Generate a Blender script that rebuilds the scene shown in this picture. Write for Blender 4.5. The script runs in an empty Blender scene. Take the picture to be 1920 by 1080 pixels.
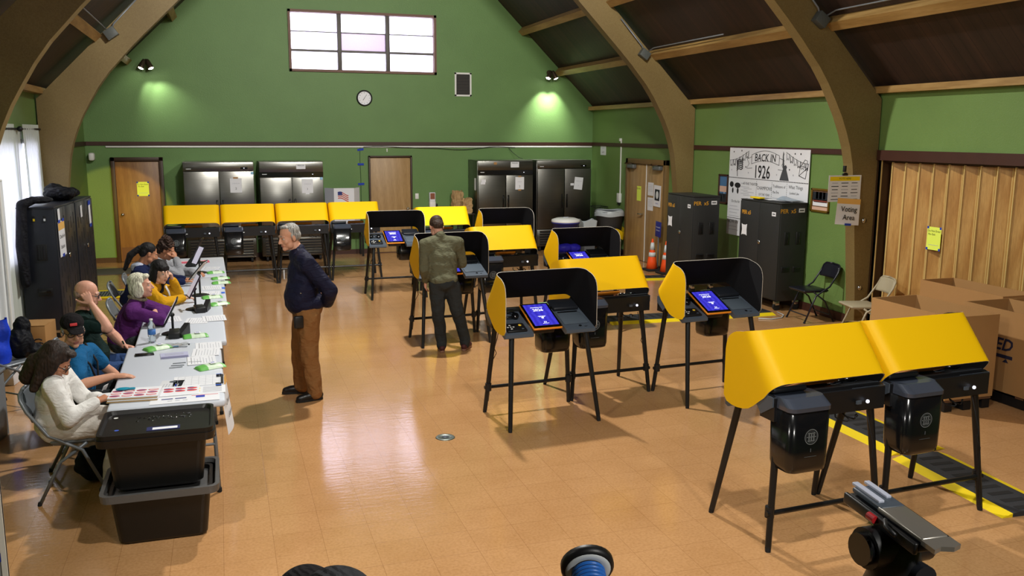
import bpy, bmesh, math, random
import numpy as np
from mathutils import Vector, Matrix, Euler
S = bpy.context.scene
COL = S.collection
R = math.radians
rnd = random.Random(7)
V = Vector
IDN = Matrix.Identity(4)

# ---------------------------------------------------------------- materials
MATS = {}
def srgb(c):
    o = []
    for v in c:
        v /= 255.0
        o.append(v / 12.92 if v <= 0.04045 else ((v + 0.055) / 1.055) ** 2.4)
    return (*o, 1.0)
def mat(name, col, rough=0.6, metal=0.0, spec=0.5, bump=0, bscale=40, var=0, vscale=6, emit=None, estr=1.0, coat=0, trans=0, ior=1.45, vstretch=None):
    if name in MATS: return MATS[name]
    m = bpy.data.materials.new(name); m.use_nodes = True
    nt = m.node_tree; b = nt.nodes['Principled BSDF']
    c = srgb(col)
    b.inputs['Base Color'].default_value = c
    b.inputs['Roughness'].default_value = rough
    b.inputs['Metallic'].default_value = metal
    b.inputs['Specular IOR Level'].default_value = spec
    b.inputs['IOR'].default_value = ior
    if coat: b.inputs['Coat Weight'].default_value = coat; b.inputs['Coat Roughness'].default_value = 0.1
    if trans: b.inputs['Transmission Weight'].default_value = trans
    if emit:
        b.inputs['Emission Color'].default_value = srgb(emit); b.inputs['Emission Strength'].default_value = estr
    if bump or var:
        tc = nt.nodes.new('ShaderNodeTexCoord')
        src = tc.outputs['Object']
        if vstretch:
            mp = nt.nodes.new('ShaderNodeMapping'); mp.inputs['Scale'].default_value = vstretch
            nt.links.new(src, mp.inputs['Vector']); src = mp.outputs['Vector']
        if var:
            n = nt.nodes.new('ShaderNodeTexNoise'); n.inputs['Scale'].default_value = vscale; n.inputs['Detail'].default_value = 5
            nt.links.new(src, n.inputs['Vector'])
            mx = nt.nodes.new('ShaderNodeMix'); mx.data_type = 'RGBA'
            mx.inputs[6].default_value = (*[max(0, x * (1 - var)) for x in c[:3]], 1)
            mx.inputs[7].default_value = (*[min(1, x * (1 + var)) for x in c[:3]], 1)
            nt.links.new(n.outputs['Fac'], mx.inputs[0]); nt.links.new(mx.outputs[2], b.inputs['Base Color'])
        if bump:
            n2 = nt.nodes.new('ShaderNodeTexNoise'); n2.inputs['Scale'].default_value = bscale; n2.inputs['Detail'].default_value = 4
            nt.links.new(src, n2.inputs['Vector'])
            bp = nt.nodes.new('ShaderNodeBump'); bp.inputs['Strength'].default_value = bump; bp.inputs['Distance'].default_value = 0.02
            nt.links.new(n2.outputs['Fac'], bp.inputs['Height']); nt.links.new(bp.outputs['Normal'], b.inputs['Normal'])
    MATS[name] = m
    return m

# ---------------------------------------------------------------- mesh builder
def TR(x=0, y=0, z=0, rx=0, ry=0, rz=0):
    return Matrix.Translation((x, y, z)) @ Euler((R(rx), R(ry), R(rz))).to_matrix().to_4x4()
def align(p0, p1):
    d = (V(p1) - V(p0)); L = d.length
    q = V((0, 0, 1)).rotation_difference(d.normalized()) if L > 1e-9 else Matrix.Identity(3).to_quaternion()
    return Matrix.Translation(p0) @ q.to_matrix().to_4x4(), L
TEXTCACHE = {}
def text_geo(s, bold=0.0, shear=0.0):
    k = (s, bold, shear)
    if k not in TEXTCACHE:
        cu = bpy.data.curves.new('t', 'FONT'); cu.body = s; cu.align_x = 'CENTER'; cu.align_y = 'CENTER'; cu.size = 1
        cu.offset = bold; cu.shear = shear; cu.resolution_u = 2; cu.fill_mode = 'FRONT'
        ob = bpy.data.objects.new('t', cu); COL.objects.link(ob)
        dg = bpy.context.evaluated_depsgraph_get(); me = bpy.data.meshes.new_from_object(ob.evaluated_get(dg))
        TEXTCACHE[k] = ([tuple(v.co) for v in me.vertices], [tuple(p.vertices) for p in me.polygons])
        bpy.data.objects.remove(ob); bpy.data.curves.remove(cu); bpy.data.meshes.remove(me)
    return TEXTCACHE[k]
class MB:
    def __init__(s): s.bm = bmesh.new(); s.mats = []
    def mi(s, m):
        if m not in s.mats: s.mats.append(m)
        return s.mats.index(m)
    def add(s, vs, fs, m, M=IDN, smooth=False):
        i = s.mi(m); bv = [s.bm.verts.new(M @ V(v)) for v in vs]
        for f in fs:
            try:
                fc = s.bm.faces.new([bv[k] for k in f]); fc.material_index = i; fc.smooth = smooth
            except ValueError: pass
        return s
    def merge(s, bm2, m, M=IDN, smooth=False):
        bm2.verts.index_update()
        s.add([v.co.copy() for v in bm2.verts], [[v.index for v in f.verts] for f in bm2.faces], m, M, smooth); bm2.free(); return s
    def box(s, c, d, m, bev=0, M=IDN, rz=0, seg=2):
        b = bmesh.new(); bmesh.ops.create_cube(b, size=1)
        for v in b.verts: v.co = V((v.co.x * d[0], v.co.y * d[1], v.co.z * d[2]))
        if bev: bmesh.ops.bevel(b, geom=list(b.edges), offset=min(bev, min(d) * 0.49), segments=seg, profile=0.5, affect='EDGES')
        return s.merge(b, m, M @ TR(*c, rz=rz), smooth=bool(bev))
    def cyl(s, p0, p1, r0, m, r1=None, n=14, M=IDN, caps=True):
        r1 = r0 if r1 is None else r1
        A, L = align(p0, p1); vs = []; fs = []
        for k in range(n):
            a = 2 * math.pi * k / n; vs += [(r0 * math.cos(a), r0 * math.sin(a), 0), (r1 * math.cos(a), r1 * math.sin(a), L)]
        for k in range(n):
            j = (k + 1) % n; fs.append((2 * k, 2 * j, 2 * j + 1, 2 * k + 1))
        s.add(vs, fs, m, M @ A, True)
        if caps:
            s.add([vs[2 * k] for k in range(n)][::-1], [range(n)], m, M @ A)
            s.add([vs[2 * k + 1] for k in range(n)], [range(n)], m, M @ A)
        return s
    def tube(s, pts, r, m, n=8, M=IDN, closed=False):
        P = [V(p) for p in pts]; N = len(P); rings = []; prev = None
        rr = r if isinstance(r, (list, tuple)) else [r] * N
        for i, p in enumerate(P):
            a = P[(i - 1) % N] if (closed or i > 0) else p; b = P[(i + 1) % N] if (closed or i < N - 1) else p
            t = (b - a).normalized()
            if prev is None:
                u = t.orthogonal().normalized()
            else:
                u = (prev - t * prev.dot(t))
                u = u.normalized() if u.length > 1e-6 else t.orthogonal().normalized()
            prev = u; w = t.cross(u)
            rings.append([p + (u * math.cos(2 * math.pi * k / n) + w * math.sin(2 * math.pi * k / n)) * rr[i] for k in range(n)])
        vs = [q for rg in rings for q in rg]; fs = []
        for i in range(N if closed else N - 1):
            j = (i + 1) % N
            for k in range(n): fs.append((i * n + k, i * n + (k + 1) % n, j * n + (k + 1) % n, j * n + k))
        if not closed: fs += [tuple(range(n))[::-1], tuple((N - 1) * n + k for k in range(n))]
        return s.add(vs, fs, m, M, True)
    def lathe(s, prof, m, M=IDN, n=28, smooth=True):
        vs = []; fs = []; N = len(prof)
        for k in range(n):
            a = 2 * math.pi * k / n
            for (r, z) in prof: vs.append((r * math.cos(a), r * math.sin(a), z))
        for k in range(n):
            j = (k + 1) % n
            for i in range(N - 1): fs.append((k * N + i, j * N + i, j * N + i + 1, k * N + i + 1))
        if prof[0][0] > 1e-6: fs.append([k * N for k in range(n)][::-1])
        if prof[-1][0] > 1e-6: fs.append([k * N + N - 1 for k in range(n)])
        return s.add(vs, fs, m, M, smooth)
    def prism(s, poly, h, m, M=IDN, smooth=False):
        n = len(poly); vs = [(p[0], p[1], 0) for p in poly] + [(p[0], p[1], h) for p in poly]
        s.add(vs, [tuple(range(n))[::-1], tuple(range(n, 2 * n))], m, M)
        return s.add(vs, [(k, (k + 1) % n, n + (k + 1) % n, n + k) for k in range(n)], m, M, smooth)
    def quad(s, w, h, m, M=IDN):
        return s.add([(-w / 2, -h / 2, 0), (w / 2, -h / 2, 0), (w / 2, h / 2, 0), (-w / 2, h / 2, 0)], [(0, 1, 2, 3)], m, M)
    def disc(s, r, m, M=IDN, n=24, r0=0):
        if r0:
            vs = [(q * math.cos(2 * math.pi * k / n), q * math.sin(2 * math.pi * k / n), 0) for k in range(n) for q in (r0, r)]
            return s.add(vs, [(2 * k, 2 * k + 1, 2 * ((k + 1) % n) + 1, 2 * ((k + 1) % n)) for k in range(n)], m, M)
        return s.add([(r * math.cos(2 * math.pi * k / n), r * math.sin(2 * math.pi * k / n), 0) for k in range(n)], [range(n)], m, M)
    def text(s, t, size, m, M=IDN, bold=0.0, shear=0.0, sx=1.0):
        vs, fs = text_geo(t, bold, shear)
        return s.add([(x * size * sx, y * size, z) for x, y, z in vs], fs, m, M)
    def ball(s, c, r, m, M=IDN, sc=(1, 1, 1), seg=16, rings=10):
        b = bmesh.new(); bmesh.ops.create_uvsphere(b, u_segments=seg, v_segments=rings, radius=r)
        return s.merge(b, m, M @ Matrix.Translation(c) @ Matrix.Diagonal((*sc, 1)), True)
    def grid(s, fn, nu, nv, m, M=IDN, smooth=True, closed=False):
        vs = [fn(i / (nu - (0 if closed else 1)), j / (nv - 1)) for i in range(nu) for j in range(nv)]
        fs = [(i * nv + j, ((i + 1) % nu) * nv + j, ((i + 1) % nu) * nv + j + 1, i * nv + j + 1) for i in range(nu if closed else nu - 1) for j in range(nv - 1)]
        return s.add(vs, fs, m, M, smooth)
    def build(s, name, parent=None, fixn=True):
        me = bpy.data.meshes.new(name)
        if fixn: bmesh.ops.recalc_face_normals(s.bm, faces=list(s.bm.faces))
        s.bm.to_mesh(me); s.bm.free()
        for m in s.mats: me.materials.append(m)
        o = bpy.data.objects.new(name, me); COL.objects.link(o)
        if parent: o.parent = parent
        return o
def tag(o, label, cat, group=None, kind=None):
    if label: o['label'] = label
    if cat: o['category'] = cat
    if group: o['group'] = group
    if kind: o['kind'] = kind
    return o
def thing(name, label, cat, loc=(0, 0, 0), rz=0, group=None):
    o = bpy.data.objects.new(name, None); COL.objects.link(o); o.empty_display_size = 0.1
    o.location = loc; o.rotation_euler = (0, 0, R(rz))
    return tag(o, label, cat, group)
def struct(o): o['kind'] = 'structure'; return o
def put(o, loc, rz=0):
    o.location = loc; o.rotation_euler = (0, 0, R(rz)); return o
def dup(root, loc, rz, label, group=None):
    r = root.copy(); COL.objects.link(r); r.location = loc; r.rotation_euler = (0, 0, R(rz)); r['label'] = label
    if group: r['group'] = group
    for ch in list(root.children):
        c = ch.copy(); COL.objects.link(c); c.parent = r
        for g in list(ch.children):
            d = g.copy(); COL.objects.link(d); d.parent = c
    return r

# ---------------------------------------------------------------- blobs (bodies, cloth, hair, bags)
class Blob:
    def __init__(s): s.pr = []
    def cap(s, p0, r0, p1, r1, m): s.pr.append(('c', V(p0), r0, V(p1), r1, m)); return s
    def chain(s, pts, m):
        for (a, ra), (b, rb) in zip(pts, pts[1:]): s.cap(a, ra, b, rb, m)
        return s
    def ell(s, c, rad, m, rot=None): s.pr.append(('e', V(c), V(rad), (rot or Matrix.Identity(3)).to_3x3(), None, m)); return s
    def build(s, name, parent=None, vox=0.006, smooth=6, M=None, noise=0.0, nscale=9.0):
        bm = bmesh.new()
        for p in s.pr:
            t = bmesh.new()
            if p[0] == 'c':
                A, L = align(p[1], p[3]); n = 12; prof = []
                for k in range(6): a = -math.pi / 2 + k * math.pi / 12; prof.append((p[2] * math.cos(a), p[2] * math.sin(a)))
                for k in range(0, 7): a = k * math.pi / 12; prof.append((p[4] * math.cos(a), L + p[4] * math.sin(a)))
                if L > 1e-6: prof.insert(6, (p[2], 0))
                rg = [[t.verts.new(A @ V((r * math.cos(2 * math.pi * k / n), r * math.sin(2 * math.pi * k / n), z))) for k in range(n)] for r, z in prof[1:-1]]
                b0 = t.verts.new(A @ V((0, 0, -p[2]))); b1 = t.verts.new(A @ V((0, 0, L + p[4])))
                for i in range(len(rg) - 1):
                    for k in range(n): t.faces.new((rg[i][k], rg[i][(k + 1) % n], rg[i + 1][(k + 1) % n], rg[i + 1][k]))
                for k in range(n):
                    t.faces.new((b0, rg[0][(k + 1) % n], rg[0][k])); t.faces.new((b1, rg[-1][k], rg[-1][(k + 1) % n]))
            else:
                bmesh.ops.create_uvsphere(t, u_segments=18, v_segments=12, radius=1)
                B = p[3].to_4x4() @ Matrix.Diagonal((*p[2], 1)); B.translation = p[1]
                bmesh.ops.transform(t, matrix=B, verts=list(t.verts))
            t.verts.index_update(); bv = [bm.verts.new(v.co) for v in t.verts]
            for f in t.faces: bm.faces.new([bv[v.index] for v in f.verts])
            t.free()
        me = bpy.data.meshes.new('tmp'); bm.to_mesh(me); bm.free()
        ob = bpy.data.objects.new('tmp', me); COL.objects.link(ob)
        md = ob.modifiers.new('r', 'REMESH'); md.mode = 'VOXEL'; md.voxel_size = vox
        if smooth:
            sm = ob.modifiers.new('s', 'SMOOTH'); sm.factor = 0.5; sm.iterations = smooth
        dg = bpy.context.evaluated_depsgraph_get(); out = bpy.data.meshes.new_from_object(ob.evaluated_get(dg))
        bpy.data.objects.remove(ob); bpy.data.meshes.remove(me)
        out.name = name
        nv = len(out.vertices)
        if noise:
            co = np.empty(nv * 3); out.vertices.foreach_get('co', co); co = co.reshape(-1, 3)
            no = np.empty(nv * 3); out.vertices.foreach_get('normal', no); no = no.reshape(-1, 3)
            q = co * nscale
            f = (np.sin(q[:, 0] * 2.1 + 1.3 * np.sin(q[:, 2] * 1.7)) * np.cos(q[:, 1] * 1.9 + q[:, 2]) + 0.6 * np.sin(q[:, 2] * 4.3 + 2 * np.sin(q[:, 0] * 2.3 + q[:, 1] * 3.1)))
            co += no * (f * noise)[:, None]; out.vertices.foreach_set('co', co.ravel())
        mats = []
        for p in s.pr:
            if p[5] not in mats: mats.append(p[5])
        for m in mats: out.materials.append(m)
        nf = len(out.polygons)
        if len(mats) > 1:
            cc = np.empty(nf * 3); out.polygons.foreach_get('center', cc); cc = cc.reshape(-1, 3)
            best = np.full(nf, 1e9); idx = np.zeros(nf, dtype=np.int32)
            for p in s.pr:
                if p[0] == 'c':
                    a = np.array(p[1]); b = np.array(p[3]); ab = b - a; L2 = max(ab @ ab, 1e-12)
                    t = np.clip(((cc - a) @ ab) / L2, 0, 1); d = np.linalg.norm(cc - (a + t[:, None] * ab), axis=1) - (p[2] + t * (p[4] - p[2]))
                else:
                    l = (cc - np.array(p[1])) @ np.array(p[3]); k = np.linalg.norm(l / np.array(p[2]), axis=1); d = (k - 1) * min(p[2])
                w = d < best; best[w] = d[w]; idx[w] = mats.index(p[5])
            out.polygons.foreach_set('material_index', idx)
        out.polygons.foreach_set('use_smooth', np.ones(nf, dtype=bool))
        if M is not None: out.transform(M)
        out.update()
        o = bpy.data.objects.new(name, out); COL.objects.link(o)
        if parent: o.parent = parent
        return o
# ---------------------------------------------------------------- material set
def nodes(name):
    m = bpy.data.materials.new(name); m.use_nodes = True; nt = m.node_tree
    return m, nt, nt.nodes['Principled BSDF']
def link(nt, a, b): nt.links.new(a, b)
def ramp(nt, src, stops):
    r = nt.nodes.new('ShaderNodeValToRGB'); e = r.color_ramp.elements
    while len(e) < len(stops): e.new(0.5)
    for el, (p, c) in zip(e, stops): el.position = p; el.color = srgb(c)
    nt.links.new(src, r.inputs['Fac']); return r.outputs['Color']
def tex(nt, kind, src, **kw):
    n = nt.nodes.new('ShaderNodeTex' + kind)
    for k, v in kw.items(): n.inputs[k].default_value = v
    nt.links.new(src, n.inputs['Vector']); return n
def mapping(nt, src, sc=(1, 1, 1), rot=(0, 0, 0), loc=(0, 0, 0)):
    n = nt.nodes.new('ShaderNodeMapping'); n.inputs['Scale'].default_value = sc; n.inputs['Rotation'].default_value = rot; n.inputs['Location'].default_value = loc
    nt.links.new(src, n.inputs['Vector']); return n.outputs['Vector']
def mixc(nt, fac, a, b, mode='MIX'):
    n = nt.nodes.new('ShaderNodeMix'); n.data_type = 'RGBA'; n.blend_type = mode
    if isinstance(fac, float): n.inputs[0].default_value = fac
    else: nt.links.new(fac, n.inputs[0])
    for k, x in ((6, a), (7, b)):
        if isinstance(x, tuple): n.inputs[k].default_value = x
        else: nt.links.new(x, n.inputs[k])
    return n.outputs[2]
def bumpn(nt, b, h, strength=0.3, dist=0.01):
    n = nt.nodes.new('ShaderNodeBump'); n.inputs['Strength'].default_value = strength; n.inputs['Distance'].default_value = dist
    nt.links.new(h, n.inputs['Height']); nt.links.new(n.outputs['Normal'], b.inputs['Normal'])

def m_wall(name, col, course=0.5):
    m, nt, b = nodes(name); g = nt.nodes.new('ShaderNodeNewGeometry'); p = g.outputs['Position']
    n1 = tex(nt, 'Noise', p, Scale=1.3, Detail=6.0); c0 = srgb(col)
    c = mixc(nt, n1.outputs['Fac'], (*[x * 0.86 for x in c0[:3]], 1), (*[min(1, x * 1.14) for x in c0[:3]], 1))
    st = tex(nt, 'Noise', mapping(nt, p, (9, 9, 32)), Scale=1.0, Detail=8.0, Roughness=0.75)
    mk = ramp(nt, st.outputs['Fac'], [(0.0, (255, 255, 255)), (0.285, (255, 255, 255)), (0.34, (0, 0, 0))])
    cm = nt.nodes.new('ShaderNodeMath'); cm.operation = 'MULTIPLY'; cm.inputs[1].default_value = 0.4; nt.links.new(mk, cm.inputs[0])
    c = mixc(nt, cm.outputs[0], c, (*[x * 0.35 for x in c0[:3]], 1))
    link(nt, c, b.inputs['Base Color']); b.inputs['Roughness'].default_value = 0.5; b.inputs['Specular IOR Level'].default_value = 0.3
    br = tex(nt, 'Noise', p, Scale=60.0, Detail=4.0)
    bumpn(nt, b, br.outputs['Fac'], 0.18, 0.02); return m
M_WALL = m_wall('green_painted_block', (100, 133, 78))
M_WALLR = m_wall('green_painted_plaster', (104, 132, 72))

def m_floor():
    m, nt, b = nodes('vinyl_tile_floor'); g = nt.nodes.new('ShaderNodeNewGeometry'); p = g.outputs['Position']
    br = nt.nodes.new('ShaderNodeTexBrick'); br.offset = 0; br.squash = 1
    for k, v in {'Scale': 1.0, 'Mortar Size': 0.0016, 'Mortar Smooth': 0.3, 'Bias': 0.0, 'Brick Width': 0.3048, 'Row Height': 0.3048}.items(): br.inputs[k].default_value = v
    br.inputs['Color1'].default_value = srgb((200, 154, 107)); br.inputs['Color2'].default_value = srgb((196, 150, 103)); br.inputs['Mortar'].default_value = srgb((166, 122, 82))
    link(nt, mapping(nt, p, (1, 1, 1), loc=(0.1014, -0.098, 0)), br.inputs['Vector'])
    n1 = tex(nt, 'Noise', p, Scale=1.6, Detail=7.0, Roughness=0.65)
    v = ramp(nt, n1.outputs['Fac'], [(0.25, (232, 226, 216)), (0.75, (255, 255, 255))])
    c = mixc(nt, 1.0, br.outputs['Color'], v, 'MULTIPLY')
    n2 = tex(nt, 'Noise', p, Scale=55.0, Detail=3.0); v2 = ramp(nt, n2.outputs['Fac'], [(0.3, (225, 220, 210)), (0.6, (255, 255, 255))])
    c = mixc(nt, 0.6, c, mixc(nt, 1.0, c, v2, 'MULTIPLY'))
    sc = tex(nt, 'Noise', mapping(nt, p, (5, 2.5, 1), rot=(0, 0, 0.6)), Scale=3.0, Detail=9.0, Roughness=0.8)
    mk = ramp(nt, sc.outputs['Fac'], [(0.26, (60, 60, 60)), (0.30, (0, 0, 0))])
    c = mixc(nt, mk, c, srgb((96, 66, 44)))
    link(nt, c, b.inputs['Base Color'])
    rr = nt.nodes.new('ShaderNodeMapRange'); rr.inputs[3].default_value = 0.09; rr.inputs[4].default_value = 0.17
    link(nt, n1.outputs['Fac'], rr.inputs[0]); link(nt, rr.outputs[0], b.inputs['Roughness'])
    b.inputs['Specular IOR Level'].default_value = 0.5
    n3 = tex(nt, 'Noise', mapping(nt, p, (1.2, 4.0, 1)), Scale=7.0, Detail=5.0)
    ad = nt.nodes.new('ShaderNodeMath'); ad.operation = 'MULTIPLY_ADD'; ad.inputs[1].default_value = -0.25
    link(nt, br.outputs['Fac'], ad.inputs[0]); link(nt, n3.outputs['Fac'], ad.inputs[2])
    bumpn(nt, b, ad.outputs[0], 0.11, 0.01)
    return m
M_FLOOR = m_floor()

def m_wood(name, c1, c2, c3, sc=(2.2, 2.2, 0.25), rough=0.5, ring=5.0, bump=0.05, fine=30):
    m, nt, b = nodes(name); tc = nt.nodes.new('ShaderNodeTexCoord'); p = tc.outputs['Object']
    w = mapping(nt, p, sc)
    n0 = tex(nt, 'Noise', w, Scale=2.0, Detail=3.0)
    wv = nt.nodes.new('ShaderNodeTexWave'); wv.wave_type = 'BANDS'; wv.bands_direction = 'DIAGONAL'
    for k, v in {'Scale': ring, 'Distortion': 6.0, 'Detail': 3.0, 'Detail Scale': 1.2}.items(): wv.inputs[k].default_value = v
    link(nt, w, wv.inputs['Vector'])
    c = ramp(nt, wv.outputs['Fac'], [(0.0, c1), (0.55, c2), (1.0, c3)])
    g = tex(nt, 'Noise', mapping(nt, p, tuple(x * fine for x in sc)), Scale=1.0, Detail=3.0)
    v = ramp(nt, g.outputs['Fac'], [(0.3, (232, 226, 216)), (0.65, (255, 255, 255))])
    link(nt, mixc(nt, 1.0, c, v, 'MULTIPLY'), b.inputs['Base Color']); b.inputs['Roughness'].default_value = rough
    bumpn(nt, b, g.outputs['Fac'], bump, 0.01); return m
M_BEAM = m_wood('laminated_beam', (114, 96, 56), (117, 99, 58), (121, 103, 62), sc=(0.5, 0.5, 0.5), ring=1.0, rough=0.55, fine=160)
M_PURL = m_wood('purlin_wood', (150, 118, 66), (160, 128, 74), (168, 136, 82), sc=(2, 0.2, 2), ring=2.0)
M_OAK = m_wood('oak_veneer', (178, 134, 70), (190, 148, 82), (198, 158, 92), sc=(4, 4, 0.35), ring=1.6, rough=0.45)
M_DOOR = m_wood('door_veneer', (166, 134, 86), (170, 138, 90), (176, 144, 96), sc=(3, 3, 0.25), ring=1.2, rough=0.45)
M_DOORD = m_wood('dark_door_veneer', (138, 96, 52), (143, 102, 57), (150, 108, 61), sc=(3, 3, 0.25), ring=1.2, rough=0.45)
def m_roof():
    m, nt, b = nodes('dark_roof_boards'); g = nt.nodes.new('ShaderNodeNewGeometry'); p = g.outputs['Position']
    br = nt.nodes.new('ShaderNodeTexNoise'); br.inputs['Scale'].default_value = 1.0; br.inputs['Detail'].default_value = 2
    link(nt, mapping(nt, p, (0.12, 7.0, 0.12)), br.inputs['Vector'])
    c = ramp(nt, br.outputs['Fac'], [(0.25, (30, 20, 14)), (0.5, (42, 27, 20)), (0.75, (58, 37, 27))])
    sp = nt.nodes.new('ShaderNodeSeparateXYZ'); link(nt, p, sp.inputs[0])
    md = nt.nodes.new('ShaderNodeMath'); md.operation = 'MODULO'; md.inputs[1].default_value = 0.14; link(nt, sp.outputs['Y'], md.inputs[0])
    lt = nt.nodes.new('ShaderNodeMath'); lt.operation = 'LESS_THAN'; lt.inputs[1].default_value = 0.008; link(nt, md.outputs[0], lt.inputs[0])
    link(nt, mixc(nt, lt.outputs[0], c, srgb((16, 10, 8))), b.inputs['Base Color']); b.inputs['Roughness'].default_value = 0.6; return m
M_ROOF = m_roof()
M_TRIM = mat('dark_brown_trim', (62, 34, 24), 0.5, var=0.15)
M_TRIMD = mat('door_frame_brown', (58, 38, 22), 0.5, var=0.15)
M_FRAMEL = mat('door_frame_tan', (118, 92, 52), 0.5, var=0.1)
M_WHITE = mat('white_plastic', (225, 226, 222), 0.5)
M_PAPER = mat('white_paper', (222, 224, 229), 0.8)
M_INK = mat('black_ink', (25, 25, 28), 0.8)
M_GREYINK = mat('grey_ink', (172, 175, 184), 0.8)
M_NEON = mat('neon_yellow_paper', (228, 248, 96), 0.8)
M_BTAPE = mat('blue_masking_tape', (30, 62, 170), 0.7)
M_BLACK = mat('black_plastic', (20, 21, 23), 0.45)
M_BLACKG = mat('glossy_black_plastic', (14, 15, 17), 0.18, coat=0.4)
M_RUBBER = mat('black_rubber', (24, 24, 25), 0.8)
M_CHROME = mat('chrome', (200, 200, 200), 0.2, metal=1)
M_GLASSBLK = mat('dark_glass', (8, 8, 10), 0.1)
def m_yellow():
    return mat('yellow_screen', (232, 184, 0), 0.55, spec=0.3, bump=0.02, bscale=300)
M_YEL = m_yellow()
M_YELIN = mat('black_screen_lining', (22, 22, 24), 0.85, spec=0.15)
M_RIM = mat('pale_screen_edge', (178, 172, 160), 0.7)
M_SLATE = mat('slate_grey_plastic', (74, 83, 94), 0.42, bump=0.04, bscale=500)
M_SLATED = mat('dark_slate_plastic', (27, 30, 36), 0.45)
M_ORANGE = mat('orange_tablet_frame', (232, 140, 30), 0.5)
M_LEG = mat('black_leg_metal', (22, 22, 23), 0.35)
def m_screen(name, top, bot, s):
    m, nt, b = nodes(name); tc = nt.nodes.new('ShaderNodeTexCoord'); sp = nt.nodes.new('ShaderNodeSeparateXYZ'); link(nt, tc.outputs['Object'], sp.inputs[0])
    wv = tex(nt, 'Wave', mapping(nt, tc.outputs['Object'], (6, 26, 6)), Scale=1.0, Distortion=3.0)
    c = ramp(nt, wv.outputs['Fac'], [(0.0, top), (1.0, bot)])
    link(nt, c, b.inputs['Emission Color']); b.inputs['Emission Strength'].default_value = s; b.inputs['Base Color'].default_value = (0.01, 0.01, 0.02, 1); b.inputs['Roughness'].default_value = 0.15
    return m
M_SCREEN = m_screen('lit_ballot_screen', (52, 44, 190), (66, 62, 216), 1.0)
M_SCRTXT = mat('screen_text', (235, 238, 250), 0.5, emit=(225, 230, 250), estr=1.1)
def m_steel(name, base, rough):
    m, nt, b = nodes(name); tc = nt.nodes.new('ShaderNodeTexCoord')
    n = tex(nt, 'Noise', mapping(nt, tc.outputs['Object'], (2, 2, 260)), Scale=1.0, Detail=2.0)
    c = ramp(nt, n.outputs['Fac'], [(0.3, tuple(int(x * 0.9) for x in base)), (0.7, base)])
    link(nt, c, b.inputs['Base Color']); b.inputs['Metallic'].default_value = 1.0; b.inputs['Roughness'].default_value = rough
    b.inputs['Anisotropic'].default_value = 0.4
    return m
M_STEEL = m_steel('brushed_steel', (158, 157, 152), 0.28)
M_STEELD = m_steel('dark_brushed_steel', (122, 121, 115), 0.32)
M_CARD = mat('corrugated_cardboard', (168, 128, 82), 0.85, spec=0.15, var=0.06, vscale=4, bump=0.03, bscale=60)
M_CARDIN = mat('cardboard_inside', (150, 118, 76), 0.85, spec=0.15, var=0.05)
M_CABG = mat('charcoal_cabinet_metal', (40, 41, 41), 0.5, bump=0.02, bscale=400)
M_CABB = mat('black_cabinet_metal', (34, 38, 48), 0.38, bump=0.02, bscale=400)
M_GOLD = mat('gold_lettering', (206, 150, 40), 0.6)
M_TABLE = mat('white_table_plastic', (200, 206, 217), 0.45, bump=0.02, bscale=350)
M_GREYM = mat('grey_chair_metal', (120, 126, 132), 0.4, metal=0.3)
M_BLKM = mat('black_chair_metal', (24, 24, 34), 0.3)
M_BEIGM = mat('beige_chair_metal', (168, 158, 132), 0.45)
M_TOTE = mat('black_tote_plastic', (17, 16, 15), 0.38, bump=0.03, bscale=200)
M_TOTEG = mat('grey_tote_lid', (84, 84, 84), 0.35)
M_CORANGE = mat('cone_orange', (244, 84, 24), 0.55)
M_REFL = mat('reflective_band', (205, 210, 212), 0.4)
M_PYEL = mat('ramp_yellow', (238, 208, 16), 0.55)
M_RAMP = mat('ramp_black_rubber', (44, 46, 50), 0.7, bump=0.2, bscale=150)
def m_pane(name, col):
    m = bpy.data.materials.new(name); m.use_nodes = True; nt = m.node_tree; nt.nodes.clear()
    o = nt.nodes.new('ShaderNodeOutputMaterial'); t = nt.nodes.new('ShaderNodeBsdfTranslucent'); gl = nt.nodes.new('ShaderNodeBsdfGlossy'); mx = nt.nodes.new('ShaderNodeMixShader')
    t.inputs['Color'].default_value = srgb(col); gl.inputs['Roughness'].default_value = 0.3
    g = nt.nodes.new('ShaderNodeNewGeometry'); n = tex(nt, 'Noise', g.outputs['Position'], Scale=30.0, Detail=3.0)
    bp = nt.nodes.new('ShaderNodeBump'); bp.inputs['Strength'].default_value = 0.5; bp.inputs['Distance'].default_value = 0.02
    nt.links.new(n.outputs['Fac'], bp.inputs['Height']); nt.links.new(bp.outputs['Normal'], t.inputs['Normal'])
    mx.inputs[0].default_value = 0.06
    nt.links.new(t.outputs[0], mx.inputs[1]); nt.links.new(gl.outputs[0], mx.inputs[2]); nt.links.new(mx.outputs[0], o.inputs['Surface'])
    return m
M_PANE = m_pane('frosted_window_glass', (244, 240, 250))
M_PANEP = m_pane('lilac_window_glass', (162, 149, 164))
def m_lamp(name, col, s):
    m = mat(name, (250, 250, 250), 0.4, emit=col, estr=s); return m
M_BULB = m_lamp('lit_bulb', (255, 250, 240), 30.0)
def m_curtain():
    m = bpy.data.materials.new('curtain_cloth'); m.use_nodes = True; nt = m.node_tree; b = nt.nodes['Principled BSDF']
    b.inputs['Base Color'].default_value = srgb((214, 222, 216)); b.inputs['Roughness'].default_value = 0.9; b.inputs['Specular IOR Level'].default_value = 0.1
    t = nt.nodes.new('ShaderNodeBsdfTranslucent'); t.inputs['Color'].default_value = srgb((214, 222, 216)); mx = nt.nodes.new('ShaderNodeMixShader'); mx.inputs[0].default_value = 0.3
    nt.links.new(b.outputs[0], mx.inputs[1]); nt.links.new(t.outputs[0], mx.inputs[2]); nt.links.new(mx.outputs[0], nt.nodes['Material Output'].inputs['Surface']); return m
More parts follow.
